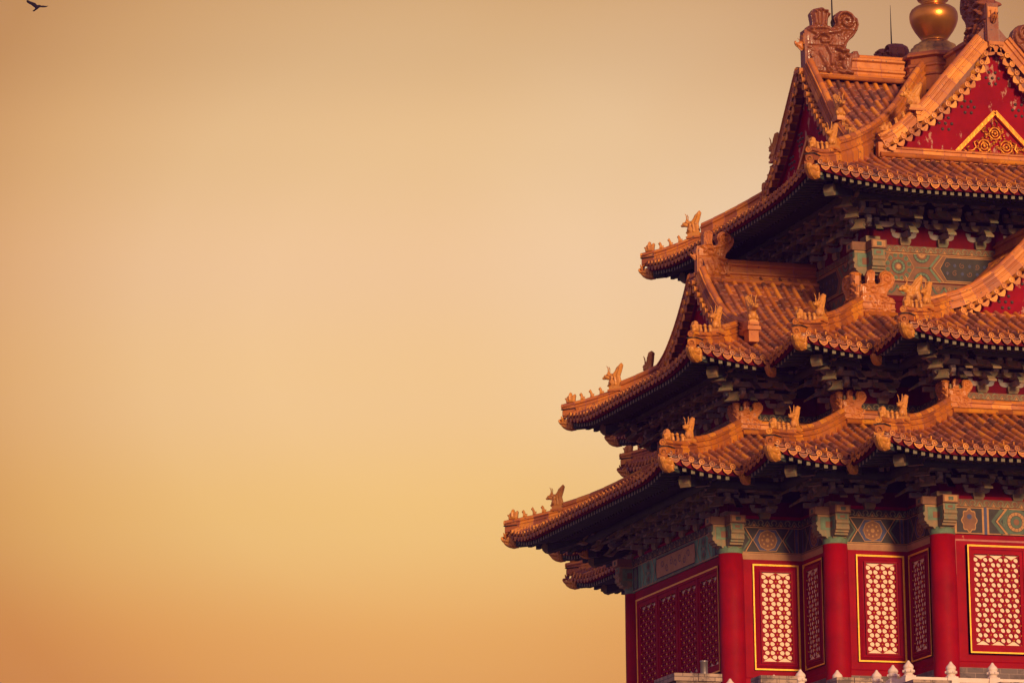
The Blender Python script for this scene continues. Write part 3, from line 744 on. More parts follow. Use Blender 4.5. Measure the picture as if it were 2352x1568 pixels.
# ---- ring ridges of tier 1, 2 with corner dragons
def ring_path(t, inset, z):
    o = inset; P = []
    c, a = C_ + o, A_ + o; hs, hn = H_ + o, HN + o
    return [(-hs, -a), (-c, -a), (-c, -c), (-a, -c), (-a, -hs), (a, -hs), (a, -c), (c, -c), (c, -a), (hn, -a), (hn, a), (c, a), (c, c), (a, c), (a, hn), (-a, hn), (-a, c), (-c, c), (-c, a), (-hs, a)]
def straight_ridge(p, q, z, h, w, name='ring_ridge', tubez=None, cap=.06):
    mb = MB(); p = Vector((*p, z)); q = Vector((*q, z)); sweep(mb, [p, p.lerp(q, .5), q], h, w, top=cap, seglen=.42)
    d = (q - p).normalized(); out = Vector((d.y, -d.x, 0))
    if tubez:
        k = max(1, int((q - p).length / .3))
        for i in range(k):
            a = p.lerp(q, i / k); b = p.lerp(q, (i + 1) / k)
            mb.tube([a + out * (w + .045) + Vector((0, 0, tubez)), b + out * (w + .045) + Vector((0, 0, tubez))], .05, 'ridge', 8, rr())
    return mb.build(name, tower)
rp = ring_path(1, -.52, 0)
for i in range(len(rp)): straight_ridge(rp[i], rp[(i + 1) % len(rp)], 4.67, .235, .10, tubez=-.02, cap=.05)
vc = lambda x, y: None
for (x0, sx, y0, sy, kd) in corner_list(1):
    if sx > 0 and sy > 0: continue
    o = -.50; px, py = sx * (x0 + o), sy * (y0 + o)
    inst(ME['owl2'], 'corner_ridge_dragon', tower, (px, py, 4.70), (0, 0, 0 if sx < 0 else math.pi), .41)
    inst(ME['owl2'], 'corner_ridge_dragon', tower, (px, py, 4.70), (0, 0, math.pi / 2 if sy < 0 else -math.pi / 2), .41)
q = 3.12
for (p1, p2) in (((-q, -q), (-A_ + .4, -q)), ((A_ - .4, -q), (q, -q)), ((-q, -A_ + .4), (-q, -q)), ((-q, q), (-q, A_ - .4)), ((q, -q), (q, -A_ + .4)), ((-A_ + .4, q), (-q, q))):
    straight_ridge(p1, p2, 6.98, .31, .11, tubez=-.04)
for sx, sy in ((-1, -1), (-1, 1), (1, -1)):
    inst(ME['owl2'], 'corner_ridge_dragon', tower, (sx * q, sy * q, 6.99), (0, 0, 0 if sx < 0 else math.pi), .60)
    inst(ME['owl2'], 'corner_ridge_dragon', tower, (sx * q, sy * q, 6.99), (0, 0, math.pi / 2 if sy < 0 else -math.pi / 2), .60)

# ---- gables
_m = MB(); _m.lathe([(.034, 0), (.030, .02), (.016, .036), (.002, .038)], 'studs', n=8); me_stud = proto(_m, 'gable_stud')
def gable(side, t, reach, detail=True):
    T = SIDE[side]; f = TIER[t]['f']; S = lambda x: f(abs(x) - A_)
    gp = reach
    if t == 3:
        topf = interp([(0, 13.26), (.325, 12.90), (.97, 12.17), (1.62, 11.42), (2.25, 10.85), (2.50, 10.70)]); dl = interp([(0, 12.75), (.14, 12.58), (.46, 12.03), (1.03, 11.40), (1.66, 10.90), (2.41, 10.43), (2.6, 10.36)])
        uend = 2.48; base = 10.32; ubeast = 1.72
    else:
        topf = interp([(0, 8.86), (.25, 8.55), (.586, 8.156), (1.09, 7.66), (1.5, 7.34), (1.91, 7.10), (2.51, 6.90), (2.8, 6.82)]); dl = interp([(0, 8.22), (.35, 7.83), (.723, 7.467), (1.218, 7.074), (1.565, 6.86), (1.91, 6.655), (2.2, 6.52)])
        uend = 2.78; base = 6.50; ubeast = 2.9
    half = 2.45 if t == 3 else 2.05
    # wall
    mb = MB(); n = 16
    L = [(-half + 2 * half * i / (2 * n)) for i in range(2 * n + 1)]
    rows = [[T(u, gp - .06, max(base, dl(abs(u)) - .02)) for u in L], [T(u, gp - .06, base - .05) for u in L]]
    mb.grid(rows, 'redwall', False)
    mb.grid([[T(u, gp - .02, dl(abs(u)) - .07) for u in L], [T(u, gp - .02, dl(abs(u)) - .17) for u in L]], 'redframe', False)
    g = mb.build('gable_wall', tower)
    # studs
    zp = dl(0)
    cs = [(0, -.75), (-.55, -1.38), (.55, -1.38), (-1.05, -1.75), (1.05, -1.75)] if t == 3 else [(0, -.6), (-.5, -.98), (.5, -.98), (-1.0, -1.35), (1.0, -1.35)]
    for cx, cz in cs if side in 'SW' else []:
        for k in range(7):
            a = math.pi / 3 * k; r = .135 if k < 6 else 0
            u = cx + r * math.cos(a); z = zp + cz + r * math.sin(a)
            if z < base + .05 or z > dl(abs(u)) - .15 or (t == 3 and abs(u) < .9 and z < base + .13 + .9 * (1 - abs(u) / .9)): continue
            inst(me_stud, 'gable_stud', g, T(u, gp - .06, z), (R_(90) if side == 'S' else 0, 0 if side == 'S' else -R_(90), 0))
    if t == 3:
        gm = MB(); w = .86; h = .84; z0 = base + .13; 
        def bar(p, q_, wd):
            d = Vector((q_[0] - p[0], q_[1] - p[1])).normalized(); nn = Vector((-d.y, d.x)) * wd
            P = [(p[0] + nn.x, p[1] + nn.y), (p[0] - nn.x, p[1] - nn.y), (q_[0] - nn.x, q_[1] - nn.y), (q_[0] + nn.x, q_[1] + nn.y)]
            gm.prism(P, lambda a, b: T(a, gp + .03, b), lambda a, b: T(a, gp - .055, b), 'gilt')
        bar((-w, z0 - .03), (0, z0 + h), .042); bar((w, z0 - .03), (.0, z0 + h), .042)
        def curl(line, r):
            gm.tube([T(a, gp - .03, b) for a, b in line], r, 'gilt', 6)
        def ringl(cx, cz, r, n=14): return [(cx + r * math.cos(2 * math.pi * k / n), cz + r * math.sin(2 * math.pi * k / n)) for k in range(n + 1)]
        for cx, cz, r in ((0, z0 + .40, .12), (-.24, z0 + .13, .13), (.24, z0 + .13, .13)):
            curl(ringl(cx, cz, r), .018); curl(ringl(cx, cz, r * .55), .016); gm.ball(T(cx, gp - .03, cz), .035, 'gilt')
            for k in range(8):
                a = math.pi / 4 * k + .2; curl(spiral(cx + r * 1.25 * math.cos(a), cz + r * 1.25 * math.sin(a), .035, .008, 1.2, a + 2, 10), .010)
        for s in (-1, 1):
            curl([(s * x, z0 + z) for x, z in ((.38, .24), (.46, .20), (.42, .10), (.48, .03), (.58, .02), (.62, .08), (.56, .11))], .018)
            curl([(s * x, z0 + z) for x, z in ((.50, .0), (.62, -.01), (.70, .04))], .018)
            curl([(s * .04, z0 + .55), (s * .07, z0 + .62), (s * .02, z0 + .68)], .014)
        rs = random.Random(5)
        for k in range(46):
            cx = rs.uniform(-.66, .66); cz = z0 + rs.uniform(.02, .62)
            if abs(cx) > .74 * (1 - (cz - z0) / .78): continue
            curl(spiral(cx, cz, rs.uniform(.025, .05), .006, 1.3, rs.uniform(0, 6), 9, rs.choice((-1, 1))), .010)
        gm.build('gilt_ornament', g)
    # horizontal ridge at the gable's foot
    o0 = T(-half - .1, gp + .02, base - .08); o1 = T(half + .1, gp + .02, base - .08)
    mb = MB(); sweep(mb, [o0, [(a + b) / 2 for a, b in zip(o0, o1)], o1], .20, .09, seglen=.45, top=.03)
    for i in range(14):
        ua = -half - .1 + (2 * half + .2) * i / 14; ubb = -half - .1 + (2 * half + .2) * (i + 1) / 14
        mb.tube([T(ua, gp + .14, base - .09), T(ubb, gp + .14, base - .09)], .05, 'ridge', 8, rr())
    mb.build('gable_foot_ridge', tower)
    # barge ridges
    for s in (-1, 1):
        mb = MB(); n = 22; path = []; hs = []
        us = [.17 + (uend - .17) * i / n for i in range(n + 1)]
        k = next(i for i in range(n + 1) if us[i] >= (ubeast if t == 3 else 9) or i == n)
        P = [T(s * u, gp + .04, topf(u) - (.26 if u < ubeast else .19) * math.sqrt(1 + ((topf(u + .03) - topf(max(0, u - .03))) / .06) ** 2 * (1 if u > .03 else .3))) for u in us]
        sweep(mb, P[:k + 1], .26, .095, top=.06, nrm=True, seglen=.3)
        if k < n: sweep(mb, P[k:], .18, .085, top=.055, nrm=True, seglen=.3)
        mb.grid([[T(s * u, gp - .02, topf(u) - .05) for u in us], [T(s * u, gp - .02, dl(min(u, 2.6)) - .06) for u in us]], 'pan', False)
        # tiles turned outwards under the ridge
        l = .16; ulast = 0.0; u = .10; i = 0
        while u < (uend - .02 if t == 3 else 2.15):
            z = dl(u); sl = (dl(u + .02) - dl(u - .02)) / .04; rn = rr(); d_out = .20
            mb.tube([T(s * u, gp - .04, z), T(s * u, gp + d_out, z - .01)], .052, 'disc', 10, rn)
            disc(mb, lambda a, b, d: T(s * u + a, gp + d_out + d, z - .01 + b), .058, 'disc', rr())
            du = .205 / math.sqrt(1 + sl * sl); um = u + du / 2; zm = dl(um) - .02; th = math.atan2(dl(um + .02) - dl(um - .02), .04)
            def rot(a, b, dd): return T(s * (um + a * math.cos(th) - b * math.sin(th)), gp + dd, zm + a * math.sin(th) + b * math.cos(th))
            if u + du < uend + .1:
                mb.prism(DRIP, lambda a, b: rot(a * 1.08, b * 1.2 - .06, d_out - .03), lambda a, b: rot(a * 1.08, b * 1.2 - .06, d_out - .05), 'disc', rn)
                mb.grid([[rot(x, 3 * x * x - .055, dd) for x in (-.07, -.035, 0, .035, .07)] for dd in (-.04, d_out - .03)], 'pan', True, rn)
            # cap nails on the upper side
            if i % 1 == 0: mb.ball(T(s * u, gp + d_out - .07, z + .07), .022, 'disc', 6, 4, rr())
            u += du; i += 1
        # end tile
        pe = P[-1]; 
        if t == 3: mb.tube([T(s * (uend - .12), gp + .04, pe[2] + .13), T(s * (uend + .05), gp + .04, pe[2] + .12)], .062, 'disc', 12, rr())
        if t == 3: mb.box(uend * s - .09, uend * s + .09, gp - .05, gp + .10, pe[2] - .30, pe[2] + .0, 'ridge', T=T)
        br = mb.build('barge_ridge', tower)
        def heading():
            d = Vector(T(s, 0, 0)) - Vector(T(0, 0, 0)); return math.atan2(-d.y, -d.x)
        rz = heading()
        if t == 3:
            inst(ME['beast'], 'ridge_dragon', br, T(s * (ubeast + .02), gp + .04, topf(ubeast) - .05), (0, 0, rz), .95)
            for q_ in (1.98, 2.14, 2.27): inst(ME['sit'], 'ridge_figure', br, T(s * q_, gp + .04, topf(q_) - .04), (0, 0, rz), .9)
            inst(ME['rider'], 'ridge_rider', br, T(s * 2.40, gp + .04, topf(2.40) - .03), (0, 0, rz), .9)
        else:
            pe = T(s * 2.93, gp + .04, 0)
            pb = MB(); pb.box(-.15, .15, -.12, .12, -.30, -.05, 'ridge'); pb.box(-.20, .20, -.16, .16, -.07, 0, 'ridge'); pb.box(-.16, .16, -.13, .13, 0, .10, 'ridge')
            pd_ = pb.build('beast_pedestal', br, (pe[0], pe[1], 6.62), rz); pd_.scale = (.85, .85, 1)
            inst(ME['beast'], 'ridge_dragon', br, (pe[0], pe[1], 6.74), (0, 0, rz), 1.0)
    # main ridge and its dragon
    if t == 3: r0, zb, hh, w = .72, 12.60, .50, .14
    else: r0, zb, hh, w = 2.80, 8.22, .42, .13
    p, q_ = T(0, r0, zb), T(0, gp - .0, zb); mb = MB()
    sweep(mb, [p, [(a + b) / 2 for a, b in zip(p, q_)], q_], hh, w, seglen=.5, top=.07)
    for sgn in (-1, 1):
        kk = int((gp - r0) / .3)
        for i in range(kk):
            va = r0 + (gp - .1 - r0) * i / kk; vb2 = r0 + (gp - .1 - r0) * (i + 1) / kk
            mb.tube([T(sgn * (w + .06), va, zb - .06), T(sgn * (w + .06), vb2, zb - .06)], .052, 'ridge', 8, rr())
    mb.build('main_ridge', tower)
    d = Vector(T(0, -1, 0)) - Vector(T(0, 0, 0)); rz = math.atan2(d.y, d.x)
    sc = 1.0 if t == 3 else .66
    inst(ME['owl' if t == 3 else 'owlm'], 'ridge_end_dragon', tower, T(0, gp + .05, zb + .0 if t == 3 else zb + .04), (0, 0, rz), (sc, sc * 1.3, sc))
    pm = MB(); pm.box(-.16 * sc, .16 * sc, gp + .02, gp + .22 * sc, zb + .02, zb + .09, 'ridge', T=T); pm.box(-.12 * sc, .12 * sc, gp + .03, gp + .17 * sc, zb - .12, zb + .02, 'ridge', T=T)
    pm.build('ridge_end_pedestal', tower)
    if t == 3:
        rm = MB(); v = gp - .60; rm.tube([T(0, v, zb + .9), T(0, v, zb + 1.7), T(0, v, zb + 2.3)], [.022, .014, .004], 'black', 6); rm.build('lightning_rod', tower)
for s in 'SWNE':
    gable(s, 3, 2.86)
    gable(s, 2, (H_ if s in 'SW' else HN) - .60)

# ---- finial
mb = MB()
mb.lathe([(.62, 13.02), (.625, 13.13), (.60, 13.20), (.56, 13.245), (.50, 13.25), (.50, 13.33), (.44, 13.36), (.44, 13.40), (.37, 13.42), (.33, 13.47), (.28, 13.49)], 'bronze_old', n=40)
mb.lathe([(.27, 13.50), (.265, 13.53), (.32, 13.61), (.40, 13.72), (.46, 13.83), (.495, 13.93), (.505, 14.02), (.495, 14.10), (.46, 14.17), (.39, 14.225), (.30, 14.255), (.24, 14.27), (.235, 14.31), (.27, 14.34)], 'bronze', n=48)
mb.lathe([(.25, 14.335), (.31, 14.37), (.355, 14.44), (.36, 14.52), (.33, 14.60), (.24, 14.68), (.12, 14.76), (.06, 14.95), (.02, 15.1)], 'bronze', n=40)
mb.build('gilt_finial', tower)
mb = MB()
pr = [(.80, 12.30), (.80, 12.60), (.84, 12.62), (.84, 12.66), (.76, 12.70), (.76, 12.80), (.80, 12.82), (.80, 12.86), (.72, 12.90), (.72, 13.0), (.82, 13.03), (.82, 13.07), (.76, 13.13), (.60, 13.15)]
rows = [[(r * math.cos(R_(22.5 + 45 * k)), r * math.sin(R_(22.5 + 45 * k)), z) for k in range(8)] for r, z in pr]
for a_, b2 in zip(rows[:-1], rows[1:]): mb.grid([a_, b2], 'ridge', False, rr() * .5, True)
mb.build('octagonal_ridge_drum', tower)
# ------------------------------------------------------------------ walls, columns, beams
def outline(o, side='all'): return ring_path(0, o, 0)
def wall_mesh(o, z0, z1, mat, name, parent=None, label=None, th=.0):
    mb = MB(); P = ring_path(0, o, 0); n = len(P)
    mb.grid([[(x, y, z) for x, y in P + [P[0]]] for z in (z0, z1)], mat, False)
    return mb.build(name, parent or tower, label=label)
wall_mesh(0, -.30, 2.95, 'red', 'timber_wall', label='red painted ground storey wall')
wall_mesh(.05, -1.7, -.30, 'brick_d', 'brick_plinth')
mb = MB()
for o0, o1, z0, z1, mt in ((0, .045, -.30, -.20, 'red'),):
    P0 = ring_path(0, o0, 0); P1 = ring_path(0, o1, 0)
    mb.grid([[(x, y, z1 + .03) for x, y in P0 + [P0[0]]], [(x, y, z1) for x, y in P1 + [P1[0]]], [(x, y, z0) for x, y in P1 + [P1[0]]]], mt, False)
mb.build('wall_sill', tower)
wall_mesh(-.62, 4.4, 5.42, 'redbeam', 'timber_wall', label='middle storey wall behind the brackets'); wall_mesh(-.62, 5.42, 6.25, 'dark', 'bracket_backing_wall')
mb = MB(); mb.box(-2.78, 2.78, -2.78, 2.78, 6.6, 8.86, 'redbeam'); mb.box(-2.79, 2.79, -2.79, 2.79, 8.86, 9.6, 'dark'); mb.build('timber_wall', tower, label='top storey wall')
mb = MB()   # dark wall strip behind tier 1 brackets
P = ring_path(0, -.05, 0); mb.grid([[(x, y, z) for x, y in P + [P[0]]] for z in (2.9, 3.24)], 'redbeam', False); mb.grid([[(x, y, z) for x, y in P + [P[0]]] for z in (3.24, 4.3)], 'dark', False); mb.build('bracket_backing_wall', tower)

# columns
colpts = []
for sx in (-1, 1):
    for sy in (-1, 1):
        hx = H_ if sx < 0 else HN; hy = H_ if sy < 0 else HN
        colpts += [(sx * (hx - .10), sy * (A_ - .10)), (sx * (C_ - .10), sy * (C_ - .10)), (sx * (A_ - .10), sy * (hy - .10))]
mb = MB(); mb.lathe([(.245, -1.0), (.245, 0), (.242, 1.2), (.236, 2.2)], 'red', n=28); mb.lathe([(.238, 2.2), (.238, 2.22), (.235, 2.33)], 'pteal', n=28)
c0 = None
for i, (x, y) in enumerate(colpts):
    if x > 0 and y > 0: continue
    if c0 is None: c0 = mb.build('column', tower, (x, y, 0), label='red painted column')
    else: copy_to(c0, tower, (x, y, 0))

# painted beams -------------------------------------------------------
class Paint:
    def __init__(s, T, v): s.T = T; s.v = v; s.mb = MB(); s.lv = 0
    def poly(s, P, mat, d=.004): s.mb.add([s.T(a, s.v + d, b) for a, b in P], [tuple(range(len(P)))], mat)
    def rect(s, a0, a1, b0, b1, mat, d=.002): s.poly([(a0, b0), (a1, b0), (a1, b1), (a0, b1)], mat, d)
    def line(s, L, w, mat, d=.008, close=False):
        L = [Vector(p) for p in L]; n = len(L); rows = []
        for i in range(n):
            if close: t = (L[(i + 1) % n] - L[(i - 1) % n])
            else: t = L[min(i + 1, n - 1)] - L[max(i - 1, 0)]
            t.normalize(); nn = Vector((-t.y, t.x)) * w / 2; rows.append([s.T(*(L[i] + nn)[:1], s.v + d, (L[i] + nn)[1]), s.T((L[i] - nn)[0], s.v + d, (L[i] - nn)[1])])
        if close: rows.append(rows[0])
        s.mb.grid(rows, mat, False)
    def ring(s, cx, cz, r, w, mat, d=.008, n=20, a0=0, a1=2 * math.pi):
        s.line([(cx + r * math.cos(a0 + (a1 - a0) * k / n), cz + r * math.sin(a0 + (a1 - a0) * k / n)) for k in range(n + 1)], w, mat, d)
    def dot(s, cx, cz, r, mat, d=.009, n=12, lobes=0, rz=None):
        rz = rz or r
        s.poly([(cx + r * (1 + (.10 * math.cos(lobes * 2 * math.pi * k / n) if lobes else 0)) * math.cos(2 * math.pi * k / n), cz + rz * (1 + (.10 * math.cos(lobes * 2 * math.pi * k / n) if lobes else 0)) * math.sin(2 * math.pi * k / n)) for k in range(n)], mat, d)
def ruyi(p, u0, u1, z0, z1):
    n = max(1, int(round((u1 - u0) / .29))); w = (u1 - u0) / n; h = z1 - z0
    for i in range(n):
        c = u0 + w * (i + .5)
        L = [(-.5, .92), (-.36, .80), (-.30, .48), (-.42, .30), (-.30, .12), (-.16, .22), (-.12, .5), (0, .80), (.12, .5), (.16, .22), (.30, .12), (.42, .30), (.30, .48), (.36, .80), (.5, .92)]
        p.line([(c + a * w, z0 + b * h) for a, b in L], h * .18, 'pgreen' if i % 2 else 'pteal', .007)
        p.line([(c + a * w, z0 + b * h - .010) for a, b in L], .008, 'pgold', .011)
        p.poly([(c - w * .12, z0 + .05 * h), (c + w * .12, z0 + .05 * h), (c, z0 + .5 * h)], 'pgold', .008)
def beam(T, v, u0, u1, zb, zw, zt, style, name='painted_beam', label=None, dim=False):
    """main board zb..zw and cloud band zw..zt"""
    p = Paint(T, v); g1 = 'pochre'
    p.mb.box(u0, u1, v - .12, v, zb, zw, {'long': 'pochre', 'step': 'pdark', 'hall': 'pdark', 'side': 'sidegreen'}[style], T=T)
    p.mb.box(u0, u1, v - .10, v + .012, zw + .004, zt, 'pochre' if style in ('long', 'hall') else 'pdark', T=T)
    q = Paint(T, v + .012); q.mb = p.mb; ruyi(q, u0, u1, zw, zt)
    zc = (zb + zw) / 2; hh = (zw - zb) / 2
    uc = (u0 + u1) / 2
    p.line([(u0, zb + .015), (u1, zb + .015)], .018, 'pgold', .006); p.line([(u0, zw - .015), (u1, zw - .015)], .018, 'pgold', .006)
    if style == 'step':
        w = (u1 - u0) / 2
        for s in (-1, 1):
            p.rect(*sorted((uc + s * (w - .05), uc + s * (w - .14))), zb + .02, zw - .02, 'pochre', .004); p.rect(*sorted((uc + s * (w - .07), uc + s * (w - .12))), zb + .02, zw - .02, 'pblue', .006)
            p.line([(uc + s * (w - .17), zw - .03), (uc + s * .36, zc), (uc + s * (w - .17), zb + .03)], .035, 'pgreen'); p.line([(uc + s * (w - .24), zw - .03), (uc + s * .31, zc), (uc + s * (w - .24), zb + .03)], .02, 'pgold')
        hx = [(uc - .30, zc), (uc - .17, zw - .05), (uc + .17, zw - .05), (uc + .30, zc), (uc + .17, zb + .05), (uc - .17, zb + .05)]
        p.poly(hx, 'pblue', .005); p.line(hx, .014, 'pgold', .010, True)
        p.dot(uc, zc, hh * .74, 'pochre', .008, 32, 8); p.ring(uc, zc, hh * .70, .012, 'pgold', .011); p.dot(uc, zc, hh * .16, 'pgold', .012)
        for k in range(8): a = math.pi / 4 * k; p.dot(uc + hh * .42 * math.cos(a), zc + hh * .42 * math.sin(a), .022, 'pgold', .012, 6)
    elif style in ('long', 'hall'):
        W = (u1 - u0) / 2
        for s in (-1, 1):
            e = uc + s * W
            X = lambda d: e - s * d
            if style == 'long':
                p.rect(*sorted((X(.04), X(.12))), zb, zw, 'pgold', .004); p.rect(*sorted((X(.06), X(.10))), zb, zw, 'pochre', .006)
                cx = X(.62); ch = 1.0
                # chevrons
                for d0, mt, w in ((.18, 'pgreen', .04), (1.28, 'pteal', .05), (1.36, 'pgold', .02)):
                    sg_ = 1 if d0 < 1 else 1
                    p.line([(X(d0 + .22 if d0 > 1 else d0 + .18), zw - .02), (X(d0), zc), (X(d0 + .22 if d0 > 1 else d0 + .18), zb + .02)], w, mt)
                for q_ in (zw - .02, zb + .02):
                    cxx = X(1.12); up = q_ > zc
                    a0, a1 = (math.pi, 2 * math.pi) if up else (0, math.pi)
                    p.ring(cxx, q_, .145, .055, 'pteal', .008, 12, a0, a1); p.ring(cxx, q_, .175, .008, 'pdark', .010, 12, a0, a1); p.ring(cxx, q_, .115, .008, 'pdark', .010, 12, a0, a1); p.ring(cxx, q_, .05, .05, 'pgold', .009, 8, a0, a1)
                    for k in range(7):
                        a = a0 + (a1 - a0) * (k + .5) / 7; p.line([(cxx + .12 * math.cos(a), q_ + .12 * math.sin(a)), (cxx + .17 * math.cos(a), q_ + .17 * math.sin(a))], .006, 'pdark', .011)
                # big wheel
                p.ring(cx, zc, .115, .05, 'pteal', .009, 24); p.ring(cx, zc, .145, .007, 'pdark', .011, 24); p.ring(cx, zc, .085, .007, 'pdark', .011, 24); p.dot(cx, zc, .05, 'pgold', .010)
                for k in range(12):
                    a = math.pi / 6 * k; p.line([(cx + .09 * math.cos(a), zc + .09 * math.sin(a)), (cx + .14 * math.cos(a), zc + .14 * math.sin(a))], .005, 'pdark', .011)
                    sx_, sz_ = cx + .235 * math.cos(a + .26), zc + .235 * math.sin(a + .26)
                    p.dot(sx_, sz_, .046, 'pteal', .007, 10); p.line(spiral(sx_, sz_, .034, .006, 1.3, a, 14), .008, 'pdark', .010)
                p.line([(X(.30), zc), (X(.44), zw - .03), (X(.80), zw - .03), (X(.95), zc), (X(.80), zb + .03), (X(.44), zb + .03)], .012, 'pgold', .009, True)
                p.line([(X(1.30), zc), (X(.98), zc)], .02, 'pteal', .008)
            else:
                p.rect(*sorted((X(.02), X(.10))), zb, zw, 'pgreen', .004); p.rect(*sorted((X(.10), X(.24))), zb, zw, 'pgold', .005); p.rect(*sorted((X(.145), X(.20))), zb, zw, 'pochre', .007)
                cx = X(.50); p.dot(cx, zc, .155, 'pgold', .006, 40, 8, hh * .86); p.dot(cx, zc, .135, 'pochre', .009, 40, 8, hh * .76); p.dot(cx, zc + .07, .05, 'pblue', .011)
                p.rect(*sorted((X(.76), X(.90))), zb, zw, 'pgold', .005); p.rect(*sorted((X(.80), X(.86))), zb, zw, 'pblue', .007)
                for d0, mt, w in ((.98, 'pgreen', .07), (1.06, 'pgold', .04), (1.12, 'pgreen', .05)):
                    p.line([(X(d0 + .20), zw - .02), (X(d0), zc), (X(d0 + .20), zb + .02)], w, mt, .006 + .002 * (mt == 'pgold'))
                cx = X(1.46); p.dot(cx, zc, .28, 'pgreen', .005, 24, 0, hh * .95); p.ring(cx, zc, .155, .065, 'pgold', .009, 24); p.ring(cx, zc, .19, .008, 'pdark', .011, 24); p.ring(cx, zc, .12, .008, 'pdark', .011, 24); p.dot(cx, zc, .06, 'pochre', .010)
                for k in range(14): a = math.pi / 7 * k; p.line([(cx + .125 * math.cos(a), zc + .125 * math.sin(a)), (cx + .185 * math.cos(a), zc + .185 * math.sin(a))], .007, 'pdark', .012)
        # centre cartouche
        cw = (W - 1.50) if style == 'long' else (W - 1.85)
        if cw > .2:
            C8 = [(uc - cw, zc), (uc - cw + .14, zw - .05), (uc + cw - .14, zw - .05), (uc + cw, zc), (uc + cw - .14, zb + .05), (uc - cw + .14, zb + .05)]
            p.poly(C8, 'pdark', .006); p.line(C8, .018, 'pgold', .010, True)
            for k in range(int(cw * 2 / .16)):
                a = uc - cw + .16 + k * .16; p.line(spiral(a, zc + .08 * (-1) ** k, .06, .01, 1.2, k, 12), .014, 'pochre', .010); p.dot(a, zc - .08 * (-1) ** k, .035, 'pblue', .009, 8, 4)
    elif style == 'side':   # green beam with cartouche
        W = (u1 - u0) / 2
        for s in (-1, 1):
            X = lambda d: uc + s * W - s * d
            p.rect(*sorted((X(.05), X(.12))), zb, zw, 'pteal', .005); p.rect(*sorted((X(.18), X(.52))), zb + .02, zw - .02, 'pdark', .005)
            p.dot(X(.35), zc, .11, 'pgreen', .008, 32, 8, hh * .85); p.dot(X(.35), zc, .04, 'pochre', .010, 8)
            p.rect(*sorted((X(.58), X(.66))), zb, zw, 'pteal', .005)
            for d0, w_ in ((.80, .03), (1.42, .03)): p.line([(X(d0 - .08), zw), (X(d0 + .08), zc), (X(d0 - .08), zb)], w_, 'pgold', .007)
            for q_ in (zc + .12, zc - .12): p.dot(X(1.12), q_, .10, 'pteal', .006, 16, 8); p.dot(X(1.12), q_, .05, 'pochre', .009, 10); p.ring(X(1.12), q_, .14, .014, 'pgold', .008, 14)
        P8 = [(uc - 1.1, zb + .06), (uc - 1.15, zc), (uc - 1.1, zw - .06), (uc + 1.1, zw - .06), (uc + 1.15, zc), (uc + 1.1, zb + .06)]
        p.poly(P8, 'tan', .006); p.line(P8, .022, 'pdark', .010, True); p.line([(a * 1.05 - uc * .05, zc + (b - zc) * 1.16) for a, b in P8], .03, 'pteal', .008, True)
        for k in range(7): a = uc - .75 + k * .25; p.line(spiral(a, zc + .04 * (-1) ** k, .09, .02, 1.1, k * 2, 12), .016, 'pblue', .010)
        for k in range(18): p.line(spiral(u0 + .3 + k * (u1 - u0 - .6) / 17, zb + .035 if k % 2 else zw - .03, .028, .006, 1.1, k, 8), .012, 'pgreen' if k % 3 else 'pgold', .012)
        for s in (-1, 1):
            for k in range(6): a = math.pi / 3 * k; p.line(spiral(uc + s * (W - 1.12) + .12 * math.cos(a), zc + .17 * math.sin(a), .05, .01, 1.2, a, 10), .012, 'pgreen', .011)
    o = p.mb.build(name, tower, label=label); return o
for side in 'SW':
    T = SIDE[side]; Hl, Hr, Hp = SIDEH[side]
    zb, zw, zt = 2.22, 2.735, 2.88
    beam(T, Hp + .03, -A_ + .1, A_ - .1, zb, zw, zt, 'hall' if side == 'S' else 'side')
    beam(T, C_ + .03, -C_ + .12, -A_ - .03, zb, zw, zt, 'step'); beam(T, A_ + .03, -Hl + .12, -C_ - .03, zb, zw, zt, 'step')
    beam(T, C_ + .03, A_ + .03, C_ - .12, zb, zw, zt, 'step'); beam(T, A_ + .03, C_ + .03, Hr - .12, zb, zw, zt, 'step')
    beam(T, Hp - .60, -A_ + .62, A_ - .62, 4.6, 4.93, 5.06, 'hall')
    beam(T, C_ - .60, -C_ + .62, -A_ + .60, 4.6, 4.93, 5.06, 'step'); beam(T, A_ - .60, -Hl + .62, -C_ + .60, 4.6, 4.93, 5.06, 'step')
    beam(T, 2.80, -2.78, 2.78, 7.74, 8.32, 8.455, 'long')
    # lower painted boards under the top beam
    p = Paint(T, 2.79); p.mb.box(-2.78, 2.78, 2.66, 2.79, 7.45, 7.72, 'pochre', T=T); p.mb.box(-2.78, 2.78, 2.66, 2.80, 7.33, 7.44, 'redbeam', T=T)
    for k in range(22): 
        a = -2.7 + k * .25; p.line([(a, 7.66), (a + .06, 7.55), (a + .125, 7.50), (a + .19, 7.55), (a + .25, 7.66)], .035, 'pgreen' if k % 2 else 'pteal', .006); p.line(spiral(a + .125, 7.62, .045, .01, 1.2, 1, 10), .012, 'pgold', .009)
    p.mb.build('lower_painted_board', tower)
    # tan ledge above step panels
    for v, u0, u1 in ((A_, -Hl + .1, -C_), (C_, -C_ + .1, -A_), (C_, A_, C_ - .1)):
        mb = MB(); mb.grid([[T(u, v + .033, 2.218) for u in (u0, u1)], [T(u, v + .05, 2.19) for u in (u0, u1)], [T(u, v + .004, 2.10) for u in (u0, u1)]], 'tan', False); mb.build('beam_ledge', tower)

